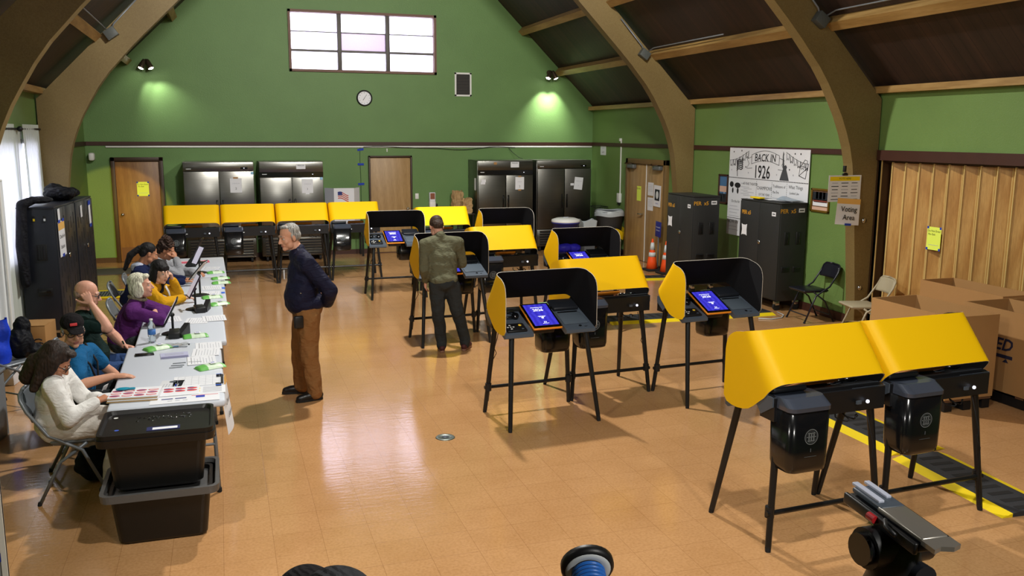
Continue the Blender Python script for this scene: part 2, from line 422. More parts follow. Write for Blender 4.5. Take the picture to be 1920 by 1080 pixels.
M_CURT = m_curtain()
M_BAGCLEAR = mat('clear_plastic', (225, 230, 232), 0.25, trans=0.6)
M_WATER = mat('bottle_plastic', (225, 235, 240), 0.08, trans=0.85, ior=1.33)
def cloth(name, c, bump=0.5, sc=11, rough=0.92):
    if name in MATS: return MATS[name]
    m, nt, b = nodes(name); tc = nt.nodes.new('ShaderNodeTexCoord'); p = tc.outputs['Object']; c0 = srgb(c)
    n = tex(nt, 'Noise', mapping(nt, p, (1.0, 1.0, 1.7), rot=(.5, .3, .2)), Scale=sc, Detail=3.0, Distortion=1.2)
    wv = tex(nt, 'Wave', mapping(nt, p, (1, 1, 1), rot=(.9, .5, 0)), Scale=sc * .28, Distortion=7.0, Detail=2.0)
    f = tex(nt, 'Noise', p, Scale=420.0, Detail=1.0)
    a = nt.nodes.new('ShaderNodeMath'); a.operation = 'MULTIPLY_ADD'; a.inputs[1].default_value = .55; link(nt, wv.outputs['Fac'], a.inputs[0]); link(nt, n.outputs['Fac'], a.inputs[2])
    a2 = nt.nodes.new('ShaderNodeMath'); a2.operation = 'MULTIPLY_ADD'; a2.inputs[1].default_value = .05; link(nt, f.outputs['Fac'], a2.inputs[0]); link(nt, a.outputs[0], a2.inputs[2])
    link(nt, mixc(nt, n.outputs['Fac'], (*[x * .88 for x in c0[:3]], 1), (*[min(1, x * 1.1) for x in c0[:3]], 1)), b.inputs['Base Color'])
    b.inputs['Roughness'].default_value = rough; b.inputs['Specular IOR Level'].default_value = .12; bumpn(nt, b, a2.outputs[0], bump, .035)
    MATS[name] = m; return m
def skin(name, c): return mat(name, c, 0.5, spec=0.35, var=0.07, vscale=30)
def m_hair(name, c):
    m, nt, b = nodes(name); tc = nt.nodes.new('ShaderNodeTexCoord'); n = tex(nt, 'Noise', mapping(nt, tc.outputs['Object'], (90, 90, 14)), Scale=1.0, Detail=3.0)
    link(nt, ramp(nt, n.outputs['Fac'], [(0.3, tuple(int(x * 0.6) for x in c)), (0.7, tuple(min(255, int(x * 1.25)) for x in c))]), b.inputs['Base Color'])
    b.inputs['Roughness'].default_value = 0.62; b.inputs['Specular IOR Level'].default_value = .3; bumpn(nt, b, n.outputs['Fac'], 0.5, 0.01); return m
# ---------------------------------------------------------------- room shell
XL, XR, YB, YF = -2.5, 8.195, 19.13, -3.0
XC = (XL + XR) / 2; ZE = 3.19; SL = 0.978
def zroof(x): return ZE + (min(x - XL, XR - x)) * SL
ZR = zroof(XC)
b = MB(); b.add([(XL - .3, YF - .3, 0), (XR + .5, YF - .3, 0), (XR + .5, YB + .3, 0), (XL - .3, YB + .3, 0), (XL - .3, YF - .3, -.15), (XR + .5, YF - .3, -.15), (XR + .5, YB + .3, -.15), (XL - .3, YB + .3, -.15)],
    [(0, 1, 2, 3), (7, 6, 5, 4), (0, 4, 5, 1), (1, 5, 6, 2), (2, 6, 7, 3), (3, 7, 4, 0)], M_FLOOR); struct(b.build('floor'))
def slab(pts, d, m):   # polygon in XZ extruded along Y by d
    b = MB(); n = len(pts)
    vs = [(x, 0, z) for x, z in pts] + [(x, d, z) for x, z in pts]
    b.add(vs, [tuple(range(n)), tuple(range(2 * n - 1, n - 1, -1))] + [(k, n + k, n + (k + 1) % n, (k + 1) % n) for k in range(n)], m); return b
WX0, WX1, WZ0, WZ1 = 1.454, 4.489, 3.846, 5.028
b = MB()
for pts in ([(XL, 0), (WX0, 0), (WX0, zroof(WX0)), (XL, ZE)], [(WX1, 0), (XR, 0), (XR, ZE), (WX1, zroof(WX1))], [(WX0, 0), (WX1, 0), (WX1, WZ0), (WX0, WZ0)], [(WX0, WZ1), (WX1, WZ1), (WX1, zroof(WX1)), (XC, ZR), (WX0, zroof(WX0))]):
    n = len(pts); vs = [(x, YB, z) for x, z in pts] + [(x, YB + .22, z) for x, z in pts]
    b.add(vs, [tuple(range(n)), tuple(range(2 * n - 1, n - 1, -1))] + [(k, n + k, n + (k + 1) % n, (k + 1) % n) for k in range(n)], M_WALL)
struct(b.build('wall_back'))
b = MB(); n = 5; pts = [(XL, 0), (XR, 0), (XR, ZE), (XC, ZR), (XL, ZE)]
b.add([(x, YF, z) for x, z in pts] + [(x, YF - .2, z) for x, z in pts], [tuple(range(n)), tuple(range(2 * n - 1, n - 1, -1))] + [(k, n + k, n + (k + 1) % n, (k + 1) % n) for k in range(n)], M_WALLR); struct(b.build('wall_front'))
# left wall with a curtained window
LW = (11.55, 14.2, .95, 2.45)
b = MB()
for y0, y1, z0, z1 in ((YF, LW[0], 0, ZE), (LW[1], YB, 0, ZE), (LW[0], LW[1], 0, LW[2]), (LW[0], LW[1], LW[3], ZE)): b.box((XL - .1, (y0 + y1) / 2, (z0 + z1) / 2), (.2, y1 - y0, z1 - z0), M_WALLR)
struct(b.build('wall_left'))
# right wall with the wide opening behind the folding partition
PY0, PY1, PZ = 3.2, 9.62, 2.26
b = MB()
for y0, y1, z0, z1 in ((YF, PY0, 0, ZE), (PY1, YB, 0, ZE), (PY0, PY1, PZ, ZE)): b.box((XR + .1, (y0 + y1) / 2, (z0 + z1) / 2), (.2, y1 - y0, z1 - z0), M_WALLR)
b.box((XR + .36, (PY0 + PY1) / 2, PZ / 2), (.1, PY1 - PY0, PZ), M_WALLR)
for y in (PY0 - .05, PY1 + .05): b.box((XR + .2, y, PZ / 2), (.44, .1, PZ), M_TRIMD)
b.box((XR + .25, (PY0 + PY1) / 2, PZ + .05), (.32, PY1 - PY0, .1), M_WALLR)
struct(b.build('wall_right'))
b = MB()
for sgn in (1, -1):
    xe = XR if sgn > 0 else XL
    a = (xe + sgn * .3, ZE - .3 * SL); c = (XC, ZR)
    vs = [(a[0], YF - .3, a[1]), (a[0], YB + .25, a[1]), (c[0], YB + .25, c[1]), (c[0], YF - .3, c[1])]
    vs += [(x, y, z + .2) for x, y, z in vs]
    b.add(vs, [(0, 1, 2, 3), (7, 6, 5, 4), (0, 4, 5, 1), (1, 5, 6, 2), (2, 6, 7, 3), (3, 7, 4, 0)], M_ROOF)
struct(b.build('ceiling'))
# arches
INN = [(7.99, 0), (7.97, .43), (7.92, 1.0), (7.875, 1.5), (7.83, 1.9), (7.785, 2.21), (7.73, 2.43), (7.66, 2.62), (7.57, 2.82), (7.47, 3.0), (7.34, 3.22), (7.19, 3.43), (7.04, 3.6), (6.9, 3.76), (6.7, 3.97), (6.35, 4.32), (5.87, 4.8), (5.0, 5.66), (4.0, 6.65), (XC, 7.75)]
OUT = [(XC, ZR - .12), (6.42, 4.83), (8.17, 3.04), (8.19, 0)]
def arch(y, th=.18):
    half = INN + OUT
    prof = INN + [(2 * XC - x, z) for x, z in INN[-2::-1]] + [(2 * XC - x, z) for x, z in OUT[:0:-1]] + OUT
    prof = INN[:-1] + [INN[-1]] + [(2 * XC - x, z) for x, z in INN[-2::-1]] + [(2 * XC - x, z) for x, z in OUT[::-1]][:-1] + OUT
    b = MB()
    k = len(INN)
    right = INN + OUT; left = [(2 * XC - x, z) for x, z in right]
    for side in (right, left):
        n = len(side); vs = [(x, y, z) for x, z in side] + [(x, y + th, z) for x, z in side]
        # strips between inner and outer curves keep the concave outline clean
        def outer(t):
            L = [0]
            O = OUT[::-1] if side is right else [(2 * XC - x, z) for x, z in OUT[::-1]]
            for p, q in zip(O, O[1:]): L.append(L[-1] + math.dist(p, q))
            d = t * L[-1]
            for i in range(len(O) - 1):
                if d <= L[i + 1] + 1e-9:
                    f = (d - L[i]) / (L[i + 1] - L[i]); return (O[i][0] + (O[i + 1][0] - O[i][0]) * f, O[i][1] + (O[i + 1][1] - O[i][1]) * f)
        I = side[:k]; LI = [0]
        for p, q in zip(I, I[1:]): LI.append(LI[-1] + math.dist(p, q))
        # outer arc-length fractions matched so the eave corner is a vertex
        O = OUT[::-1] if side is right else [(2 * XC - x, z) for x, z in OUT[::-1]]
        corner = math.dist(O[0], O[1]); tot = corner + math.dist(O[1], O[2]) + math.dist(O[2], O[3])
        ic = 9; Q = []
        for i in range(k):
            t = (LI[i] / LI[ic]) * corner / tot if i <= ic else corner / tot + (LI[i] - LI[ic]) / (LI[-1] - LI[ic]) * (1 - corner / tot)
            Q.append(outer(min(t, 1)))
        vs = []
        for i in range(k): vs += [(I[i][0], y, I[i][1]), (Q[i][0], y, Q[i][1]), (Q[i][0], y + th, Q[i][1]), (I[i][0], y + th, I[i][1])]
        fs = [(0, 1, 2, 3), (4 * k - 4, 4 * k - 1, 4 * k - 2, 4 * k - 3)]
        for i in range(k - 1):
            for q in range(4): fs.append((4 * i + q, 4 * i + (q + 1) % 4, 4 * i + 4 + (q + 1) % 4, 4 * i + 4 + q))
        b.add(vs, fs, M_BEAM)
    return b
for i, y in enumerate((14.42, 9.63, 4.86, .09)): struct(arch(y).build('trim_%d' % (i + 1)))
# purlins
b = MB()
for k in range(6):
    for sgn in (1, -1):
        x = 7.34 - .87 * k
        x = x if sgn > 0 else 2 * XC - x
        M = Matrix.Translation((x, (YB + YF) / 2, zroof(x) - .07)) @ Euler((0, R(44.4 * sgn), 0)).to_matrix().to_4x4()
        b.box((0, 0, 0), (.13, YB - YF, .15), M_PURL, M=M)
for sgn in (1, -1):
    x = XR - .06 if sgn > 0 else XL + .06
    b.box((x, (YB + YF) / 2, 3.155), (.12, YB - YF, .085), M_PURL)
struct(b.build('trim_5'))
# brown picture rail
b = MB(); b.box((XC, YB - .012, 2.352), (XR - XL, .024, .075), M_TRIM); b.box((XL + .012, YB / 2 + 8, 2.352), (.024, 6.2, .075), M_TRIM)
b.box((XR - .012, (PY1 + YB) / 2, 2.352), (.024, YB - PY1, .075), M_TRIM); b.box((XR - .02, (PY1 + PY0) / 2 - .05, 2.325), (.05, PY1 - PY0 + .1, .13), M_TRIM)
struct(b.build('trim_6'))
bb = MB(); bb.box((XC, YB - .01, .05), (XR - XL, .02, .1), M_TRIM); struct(bb.build('baseboard_back'))
bb = MB(); bb.box((XR - .01, (PY1 + YB) / 2, .06), (.02, YB - PY1, .12), M_TRIM); struct(bb.build('baseboard_right'))
bb = MB(); bb.box((XL + .01, (YF + YB) / 2, .06), (.02, YB - YF, .12), M_TRIM); struct(bb.build('baseboard_left'))
# high back window
b = MB(); M_WF = mat('window_casing', (112, 84, 70), 0.6); M_MUL = mat('window_bars_grey', (84, 80, 76), 0.5)
w, h = WX1 - WX0, WZ1 - WZ0; cx, cz = (WX0 + WX1) / 2, (WZ0 + WZ1) / 2
for x in (WX0, WX1): b.box((x, YB + .06, cz), (.05, .2, h + .05), M_WF)
for z in (WZ0, WZ1): b.box((cx, YB + .06, z), (w + .05, .2, .05), M_WF)
win = struct(b.build('window_1'))
b = MB()
for f in (1 / 3, 2 / 3): b.box((WX0 + w * f, YB + .07, cz), (.085, .1, h - .04), M_MUL, .006)
zs = [WZ0 + .02, WZ0 + h * .345, WZ0 + h * .665, WZ1 - .02]
for c in range(3):
    x0 = WX0 + w * c / 3; 
    b.box((x0 + w / 6, YB + .09, zs[1]), (w / 3, .06, .045), M_MUL); b.box((x0 + w / 6, YB + .09, zs[2]), (w / 3, .05, .018), M_MUL)
b.build('window_bars', win)
for c in range(3):
    for r_ in range(3):
        p = MB(); z0, z1 = zs[r_], zs[r_ + 1]
        p.box((WX0 + w * (c + .5) / 3, YB + .1, (z0 + z1) / 2), (w / 3 - .03, .008, z1 - z0), M_PANEP if (c == 1 and r_ == 1) else M_PANE); p.build('pane', win)
# left window behind curtains
b = MB(); y0, y1, z0, z1 = LW
for y in (y0, (y0 + y1) / 2, y1): b.box((XL - .05, y, (z0 + z1) / 2), (.12, .06, z1 - z0), M_MUL)
for z in (z0, z1): b.box((XL - .05, (y0 + y1) / 2, z), (.12, y1 - y0, .06), M_MUL)
win = struct(b.build('window_2'))
for k in range(2):
    p = MB(); p.box((XL - .06, y0 + (y1 - y0) * (k + .5) / 2, (z0 + z1) / 2), (.008, (y1 - y0) / 2 - .06, z1 - z0 - .05), M_PANE); p.build('pane', win)
# doors
def lever(b, x, y, z, s=1):
    b.cyl((x, y, z), (x, y - .06, z), .025, M_CHROME); b.ball((x, y - .075, z), .03, M_CHROME)
def door_back(n, x0, x1, zt, wood, fr, fw, hx, kick=None):
    b = MB()
    for x in (x0 + fw / 2, x1 - fw / 2): b.box((x, YB - .03, zt / 2), (fw, .1, zt), fr, .004)
    b.box(((x0 + x1) / 2, YB - .03, zt - fw / 2), (x1 - x0, .1, fw), fr, .004)
    d = struct(b.build('door_%d' % n))
    p = MB(); p.box(((x0 + x1) / 2, YB - .005, (zt - fw) / 2 + .005), (x1 - x0 - 2 * fw, .045, zt - fw - .02), wood, .003)
    if kick: p.box(((x0 + x1) / 2, YB - .031, .16), (x1 - x0 - 2 * fw - .04, .006, .28), kick)
    p.build('door_panel', d)
    k = MB(); lever(k, hx, YB - .03, .96); k.build('door_knob', d); return d
door_back(1, -2.06, -1.10, 2.085, M_DOORD, M_TRIMD, .075, -1.9, mat('kick_panel', (104, 62, 34), .5))
door_back(2, 3.0, 3.94, 2.1, M_DOOR, M_TRIMD, .035, 3.83)
b = MB(); y0, y1, zt = 15.36, 17.14, 2.085
for y in (y0 + .05, y1 - .05): b.box((XR - .035, y, zt / 2), (.09, .1, zt), M_FRAMEL, .004)
b.box((XR - .035, (y0 + y1) / 2, zt - .05), (.09, y1 - y0, .1), M_FRAMEL, .004)
d = struct(b.build('door_3'))
for k in range(2):
    ya, yb_ = (y0 + .1, 16.22) if k == 0 else (16.245, y1 - .1)
    p = MB(); p.box((XR - .02, (ya + yb_) / 2, (zt - .1) / 2), (.045, yb_ - ya, zt - .12), M_DOOR, .003); p.build('door_panel', d)
    c = MB(); yc = ya + .12 if k == 0 else yb_ - .3
    c.box((XR - .09, yc + .1, zt - .16), (.09, .3, .08), mat('closer_grey', (112, 116, 116), .4, metal=.4), .015); c.tube([(XR - .11, yc + .05, zt - .11), (XR - .2, yc + .2, zt - .1), (XR - .06, yc + .4, zt - .09)], .01, M_TRIMD); c.build('door_closer', d)
p = MB(); p.box((XR - .048, 16.232, 1.0), (.012, .016, 1.98), M_WHITE); p.build('meeting_edge', d)
p = MB(); p.cyl((XR - .04, 16.34, .97), (XR - .11, 16.34, .97), .02, M_CHROME); p.tube([(XR - .1, 16.34, .97), (XR - .105, 16.46, .97)], .012, M_CHROME); p.build('door_handle', d)
# folding partition
b = MB(); pitch = .236; y = PY1 - .07; k = 0; pts = []
while y > PY0: pts.append((XR + (.06 if k % 2 else .155), y)); y -= pitch / 2; k += 1
vs = []; 
for x, yy in pts: vs += [(x, yy, .02), (x, yy, PZ - .02)]
b.add(vs, [(2 * i, 2 * i + 1, 2 * i + 3, 2 * i + 2) for i in range(len(pts) - 1)], M_OAK)
part = tag(b.build('folding_partition', fixn=False), 'accordion folding partition with oak veneer panels closing the right wall opening', 'partition')
b = MB(); M_PEDGE = mat('partition_edge', (206, 178, 112), .5)
for i, (x, yy) in enumerate(pts): b.cyl((x - .004, yy, .02), (x - .004, yy, PZ - .02), .0085, M_PEDGE, n=6)
b.box((XR + .1, PY1 - .025, PZ / 2), (.15, .03, PZ), M_TRIMD); b.box((XR + .02, PY1 - .035, PZ / 2), (.012, .012, PZ), M_PEDGE)
b.build('edge_strips', part)
b = MB(); b.box((XR + .12, (PY0 + PY1) / 2, PZ - .015), (.1, PY1 - PY0 - .02, .03), M_TRIMD); b.build('top_track', part)
# ---------------------------------------------------------------- voting booths (ballot marking stations)
BW = .447
def screen_columns():
    """columns (bottom point, top point) of the folded privacy screen, left front edge -> back -> right front edge; voter at -y"""
    r = .085; half = []
    for k in range(9): # back panel centre to corner start
        x = (BW - r) * k / 8; half.append(((x, 0, 1.08), (x, -.25, 1.366)))
    for k in range(1, 8):
        a = math.pi / 2 * k / 7; dx, dy = r * math.sin(a), -r * (1 - math.cos(a))
        half.append(((BW - r + dx, dy, 1.08 - .085 * (k / 7) ** 2), (BW - r + dx, dy - .25, 1.366 - .02 * (k / 7) ** 2)))
    bot = [(-.11, .968), (-.16, .93), (-.21, .89), (-.26, .858), (-.31, .842), (-.38, .832), (-.44, .832), (-.495, .842), (-.53, .88)]
    top = [(-.35, 1.342), (-.385, 1.336), (-.42, 1.328), (-.45, 1.316), (-.475, 1.302), (-.497, 1.284), (-.513, 1.26), (-.524, 1.225), (-.53, 1.19)]
    for (yb, zb), (yt, zt) in zip(bot, top): half.append(((BW, yb, zb), (BW, yt, zt)))
    left = [((-b[0], b[1], b[2]), (-t[0], t[1], t[2])) for b, t in half[:0:-1]]
    return left + half
def make_booth(label):
    root = thing('voting_booth', label, 'voting booth', group='voting booths')
    C = screen_columns(); n = len(C); nv = 9
    P = np.array([[[b[i] + (t[i] - b[i]) * j / (nv - 1) for i in range(3)] for j in range(nv)] for b, t in C])
    du = np.gradient(P, axis=0); dv = np.gradient(P, axis=1); N = np.cross(du, dv); N /= np.linalg.norm(N, axis=2)[:, :, None] + 1e-9
    if N[n // 2, 4, 1] > 0: N = -N     # inward normal faces the voter
    I = P + N * .006
    b = MB(); idx = lambda i, j: i * nv + j
    Pl = [tuple(v) for v in P.reshape(-1, 3)]; Il = [tuple(v) for v in I.reshape(-1, 3)]
    q = [(idx(i, j), idx(i + 1, j), idx(i + 1, j + 1), idx(i, j + 1)) for i in range(n - 1) for j in range(nv - 1)]
    b.add(Pl, q, M_YEL, smooth=True); b.build('privacy_screen', root)
    b = MB(); b.add(Il, q, M_YELIN, smooth=True); b.build('screen_lining', root)
    b = MB(); rim = [idx(i, nv - 1) for i in range(n)] + [idx(n - 1, j) for j in range(nv - 2, 0, -1)] + [idx(i, 0) for i in range(n - 1, -1, -1)] + [idx(0, j) for j in range(1, nv - 1)]
    L = len(rim); b.add([Pl[k] for k in rim] + [Il[k] for k in rim], [(k, (k + 1) % L, L + (k + 1) % L, L + k) for k in range(L)], M_RIM); b.build('screen_edge', root)
    # body: sloped shallow case open in the middle
    b = MB(); prof = [(-.02, .84), (-.02, .985), (-.06, 1.0), (-.16, .985), (-.16, .84)]
    b.prism([(y, z) for y, z in prof], .86, mat('case_black', (17, 18, 21), .4), Matrix(((0, 0, 1, -.43), (1, 0, 0, 0), (0, 1, 0, 0), (0, 0, 0, 1))))
    b.box((.30, .003, .915), (.012, .004, .03), M_SLATE)
    b.box((-.20, .003, .905), (.035, .012, .022), M_SLATE)
    b.lathe([(.012, 0), (.012, .008), (.009, .012), (0, .012)], M_SCRTXT, TR(-.27, 0, .905, rx=-90), 12)
    b.box((.10, .002, .905), (.05, .006, .012), M_REFL)
    b.build('machine_case', root)
    def tray(x0, x1, name, yf=-.518, zf=.836):
        M = Matrix(((0, 0, 1, x0), (1, 0, 0, 0), (0, 1, 0, 0), (0, 0, 0, 1)))
        t = MB(); t.prism([(-.03, .93), (-.03, .99), (-.1, .995), (yf + .03, zf + .022), (yf, zf + .008), (yf, zf - .02), (yf + .03, zf - .032), (-.2, .925), (-.14, .86)], x1 - x0, M_SLATE, M)
        for v in t.bm.verts: pass
        bmesh.ops.bevel(t.bm, geom=[e for e in t.bm.edges if abs(e.verts[0].co.x - e.verts[1].co.x) < 1e-5 and min(e.verts[0].co.y, e.verts[1].co.y) < -.4], offset=.014, segments=3, affect='EDGES')
        o = t.build(name, root)
        for p in o.data.polygons: p.use_smooth = False
        return o
    sl = math.degrees(math.atan2(.995 - (.832 + .022), .405))
    tr = tray(-.44, -.17, 'keypad_tray')
    def on(x, y, dz=0): # point on the sloped tray top
        return TR(x, y, .854 + (y + .505) * math.tan(R(sl)) + dz, rx=sl)
    k = MB(); k.box((0, 0, .008), (.19, .13, .02), M_BLACK, .008, M=on(-.315, -.43)); 
    for dx in (-.03, 0, .03):
        k.box((-.045 + dx * .9, 0 if dx else .03, .019), (.018, .012, .006), M_WHITE, .003, M=on(-.315, -.43))
    k.box((-.045, -.03, .019), (.02, .012, .006), M_WHITE, .003, M=on(-.315, -.43)); k.box((-.045, 0, .019), (.016, .012, .006), M_WHITE, .003, M=on(-.315, -.43))
    k.lathe([(.014, 0), (.014, .006), (0, .007)], mat('yellow_key', (240, 200, 50), .5), on(-.265, -.415, .018), 12); k.box((.06, -.035, .018), (.022, .014, .006), M_SLATE, .003, M=on(-.315, -.43)); k.build('keypad', tr)
    h = MB(); A = on(-.31, -.24, .012)
    h.tube([(.075 * math.cos(a), .05 * math.sin(a), .012 + .004 * math.sin(3 * a)) for a in [i * math.pi / 8 for i in range(14)]], .009, M_BLACKG, M=A)
    for sx in (-1, 1): h.lathe([(.032, 0), (.036, .012), (.03, .028), (0, .03)], M_BLACKG, A @ TR(sx * .06, -.03, .002, rx=12 * sx), 14)
    h.build('headphones', tr)
    # tablet
    T = TR(-.02, -.325, .957, rx=24)
    b = MB(); b.box((0, 0, -.012), (.285, .385, .024), M_ORANGE, .012, M=T); b.box((0, -.002, -.06), (.2, .26, .09), M_BLACK, .01, M=T); ta = b.build('tablet', root)
    b = MB(); b.box((0, 0, .003), (.272, .37, .008), M_GLASSBLK, .006, M=T); b.build('bezel', ta)
    b = MB(); b.quad(.235, .325, M_SCREEN, T @ TR(0, .003, .0076))
    b.text('2026', .052, M_SCRTXT, T @ TR(0, .075, .0082), bold=.02)
    b.box((0, .115, .0080), (.12, .006, .0006), M_SCRTXT, M=T)
    b.disc(.012, M_SCRTXT, T @ TR(0, -.045, .0082), 16); b.box((0, -.02, .008), (.075, .005, .0006), M_SCRTXT, M=T); b.box((0, -.03, .008), (.055, .004, .0006), M_SCRTXT, M=T)
    for dx in (-.008, .008): b.box((dx, -.11, .008), (.008, .016, .0006), M_SCRTXT, M=T)
    b.box((0, -.13, .008), (.06, .004, .0006), M_SCRTXT, M=T); b.build('screen', ta)
    # ballot printer side
    tr = tray(.15, .44, 'ballot_tray')
    b = MB(); b.box((0, 0, .018), (.255, .17, .036), M_SLATED, .012, M=on(.29, -.13, .0)); b.build('printer_lid', tr)
    b = MB(); b.box((0, 0, .003), (.24, .2, .006), mat('tray_glass', (84, 94, 104), .25), .003, M=on(.29, -.34)); b.disc(.014, M_CHROME, on(.31, -.47, .004), 16); b.box((0, 0, .004), (.2, .012, .008), M_BLACKG, M=on(.29, -.235)); b.build('ballot_plate', tr)
    # collection bin hung on the rear at the voter's right
    b = MB(); 
    def bin_ring(x, y, z, w, d, r=.05, n=6):
        o = []
        for cx, cy, a0 in ((w / 2 - r, d / 2 - r, 0), (-w / 2 + r, d / 2 - r, 90), (-w / 2 + r, -d / 2 + r, 180), (w / 2 - r, -d / 2 + r, 270)):
            for k in range(n + 1):
                a = R(a0 + 90 * k / n); o.append((x + cx + r * math.cos(a), y + cy + r * math.sin(a), z))
        return o
    rings = [bin_ring(.255, .005, .535, .25, .18, .05), bin_ring(.255, .005, .545, .285, .212), bin_ring(.255, .005, .58, .30, .222), bin_ring(.255, 0, .93, .312, .232)]
    m_ = len(rings[0]); vs = [p for r_ in rings for p in r_]; fs = [tuple(range(m_))[::-1], tuple((len(rings) - 1) * m_ + k for k in range(m_))]
    for i in range(len(rings) - 1): fs += [(i * m_ + k, i * m_ + (k + 1) % m_, (i + 1) * m_ + (k + 1) % m_, (i + 1) * m_ + k) for k in range(m_)]
    b.add(vs, fs, M_BLACKG, smooth=False); bn = b.build('ballot_bin', root)
    for p in bn.data.polygons: p.use_smooth = len(p.vertices) == 4
    b = MB(); E_ = TR(.255, .1185, .77, rx=90, rz=180); M_SEAL = mat('grey_seal_print', (96, 104, 108), .5)
    b.disc(.05, M_SEAL, E_, 32, r0=.044); b.disc(.038, M_SEAL, E_, 32, r0=.036)
    for dx in (-.018, 0, .018): b.box((dx, -.002, .0005), (.010, .044, .0008), M_SEAL, M=E_)
    for dy in (-.026, .024): b.box((0, dy, .0005), (.05, .006, .0008), M_SEAL, M=E_)
    b.box((0, 0, .0005), (.07, .005, .0008), M_SEAL, M=E_)
    b.box((0, -.085, .0005), (.004, .022, .0008), M_SEAL, M=E_); b.box((0, -.125, .0005), (.09, .0015, .0008), M_SEAL, M=E_); b.build('seal', bn)
    b = MB(); rings = [bin_ring(.255, 0, .93, .318, .24), bin_ring(.255, 0, .955, .318, .24), bin_ring(.255, -.045, 1.0, .31, .185)]
    vs = [p for r_ in rings for p in r_]; fs = [tuple(range(m_))[::-1], tuple(2 * m_ + k for k in range(m_))]
    for i in range(2): fs += [(i * m_ + k, i * m_ + (k + 1) % m_, (i + 1) * m_ + (k + 1) % m_, (i + 1) * m_ + k) for k in range(m_)]
    b.add(vs, fs, mat('bin_lid_slate', (58, 64, 76), .22, coat=.5)); b.build('bin_lid', bn)
    # legs and bar
    for sx in (-1, 1):
        for y0, y1 in ((-.07, 0.0), (-.46, -.62)):
            b = MB(); b.cyl((sx * .36, y0, .86), (sx * .435, y1, .03), .025, M_LEG, r1=.0195, n=12); b.cyl((sx * .435, y1, .03), (sx * .4377, y1 + (.005 if y1 == 0 else -.006), 0), .0195, M_RUBBER, r1=.017, n=12); b.build('leg', root)
    b = MB(); b.cyl((-.4485, -.018, .245), (.4485, -.018, .245), .0165, M_LEG, n=12)
    for sx in (-1, 1): b.cyl((sx * .415, -.03, .215), (sx * .415, -.03, .285), .03, M_BLACK, n=12)
    b.build('crossbar', root)
    b = MB(); pts = [(-.1 + .02 * math.sin(k * 1.3) - .012 * k, -.06 - .03 * math.cos(k * .9), .82 - .045 * abs(math.sin(k * .55))) for k in range(16)]
    b.tube(pts, .005, M_RUBBER, 6); b.tube([(-.3, -.03, .83), (-.315, .0, .7), (-.335, .02, .6), (-.31, .03, .55), (-.35, .03, .48), (-.37, .02, .3), (-.4, .01, .1)], .0035, M_RUBBER, 6); b.build('power_cord', root)
    return root
BOOTHS = [ # x, y, rz, label   (rz 0: voter stands toward the camera side)
    (2.68, 7.70, 4.5, 'voting booth with its lit screen facing the camera, nearest of those turned to the camera'),
    (3.58, 4.45, 183, 'yellow backed voting booth nearest the camera, left of the two backs in the front pair'),
    (4.49, 4.50, 183, 'yellow backed voting booth at far right in front of the cardboard boxes'),
    (3.59, 7.79, 184.5, 'yellow backed voting booth joined between two booths with lit screens in the second row'),
    (4.51, 7.86, 4.5, 'voting booth with lit screen and orange tablet frame beside the dark charcoal cabinets'),
    (2.63, 10.93, 3, 'voting booth where the person in the olive shirt is standing'),
    (3.54, 10.98, 183, 'yellow backed voting booth just right of the person in the olive shirt'),
    (4.46, 11.02, 3, 'voting booth with a blue bag inside its screen, third row'),
    (2.57, 14.22, 1, 'voting booth with lit blue screen in front of the tan rear door'),
    (3.50, 14.25, 181, 'yellow backed voting booth behind the head of the person in the olive shirt'),
    (4.42, 14.27, 1, 'voting booth with black lining in front of the rear refrigerators on the right'),
    (-.51, 15.62, 181, 'leftmost yellow backed voting booth in the rear row'),
    (.40, 15.64, 181, 'second from left yellow backed voting booth in the rear row'),
    (1.31, 15.66, 181, 'yellow backed rear row booth above the shoulder of the person in the navy jacket'),
    (2.22, 15.68, 181, 'rightmost yellow backed booth of the rear row, below the flag panel')]
proto = None
for x, y, rz, lab in BOOTHS:
    if proto is None: proto = put(make_booth(lab), (x, y, 0), rz)
    else: dup(proto, (x, y, 0), rz, lab)
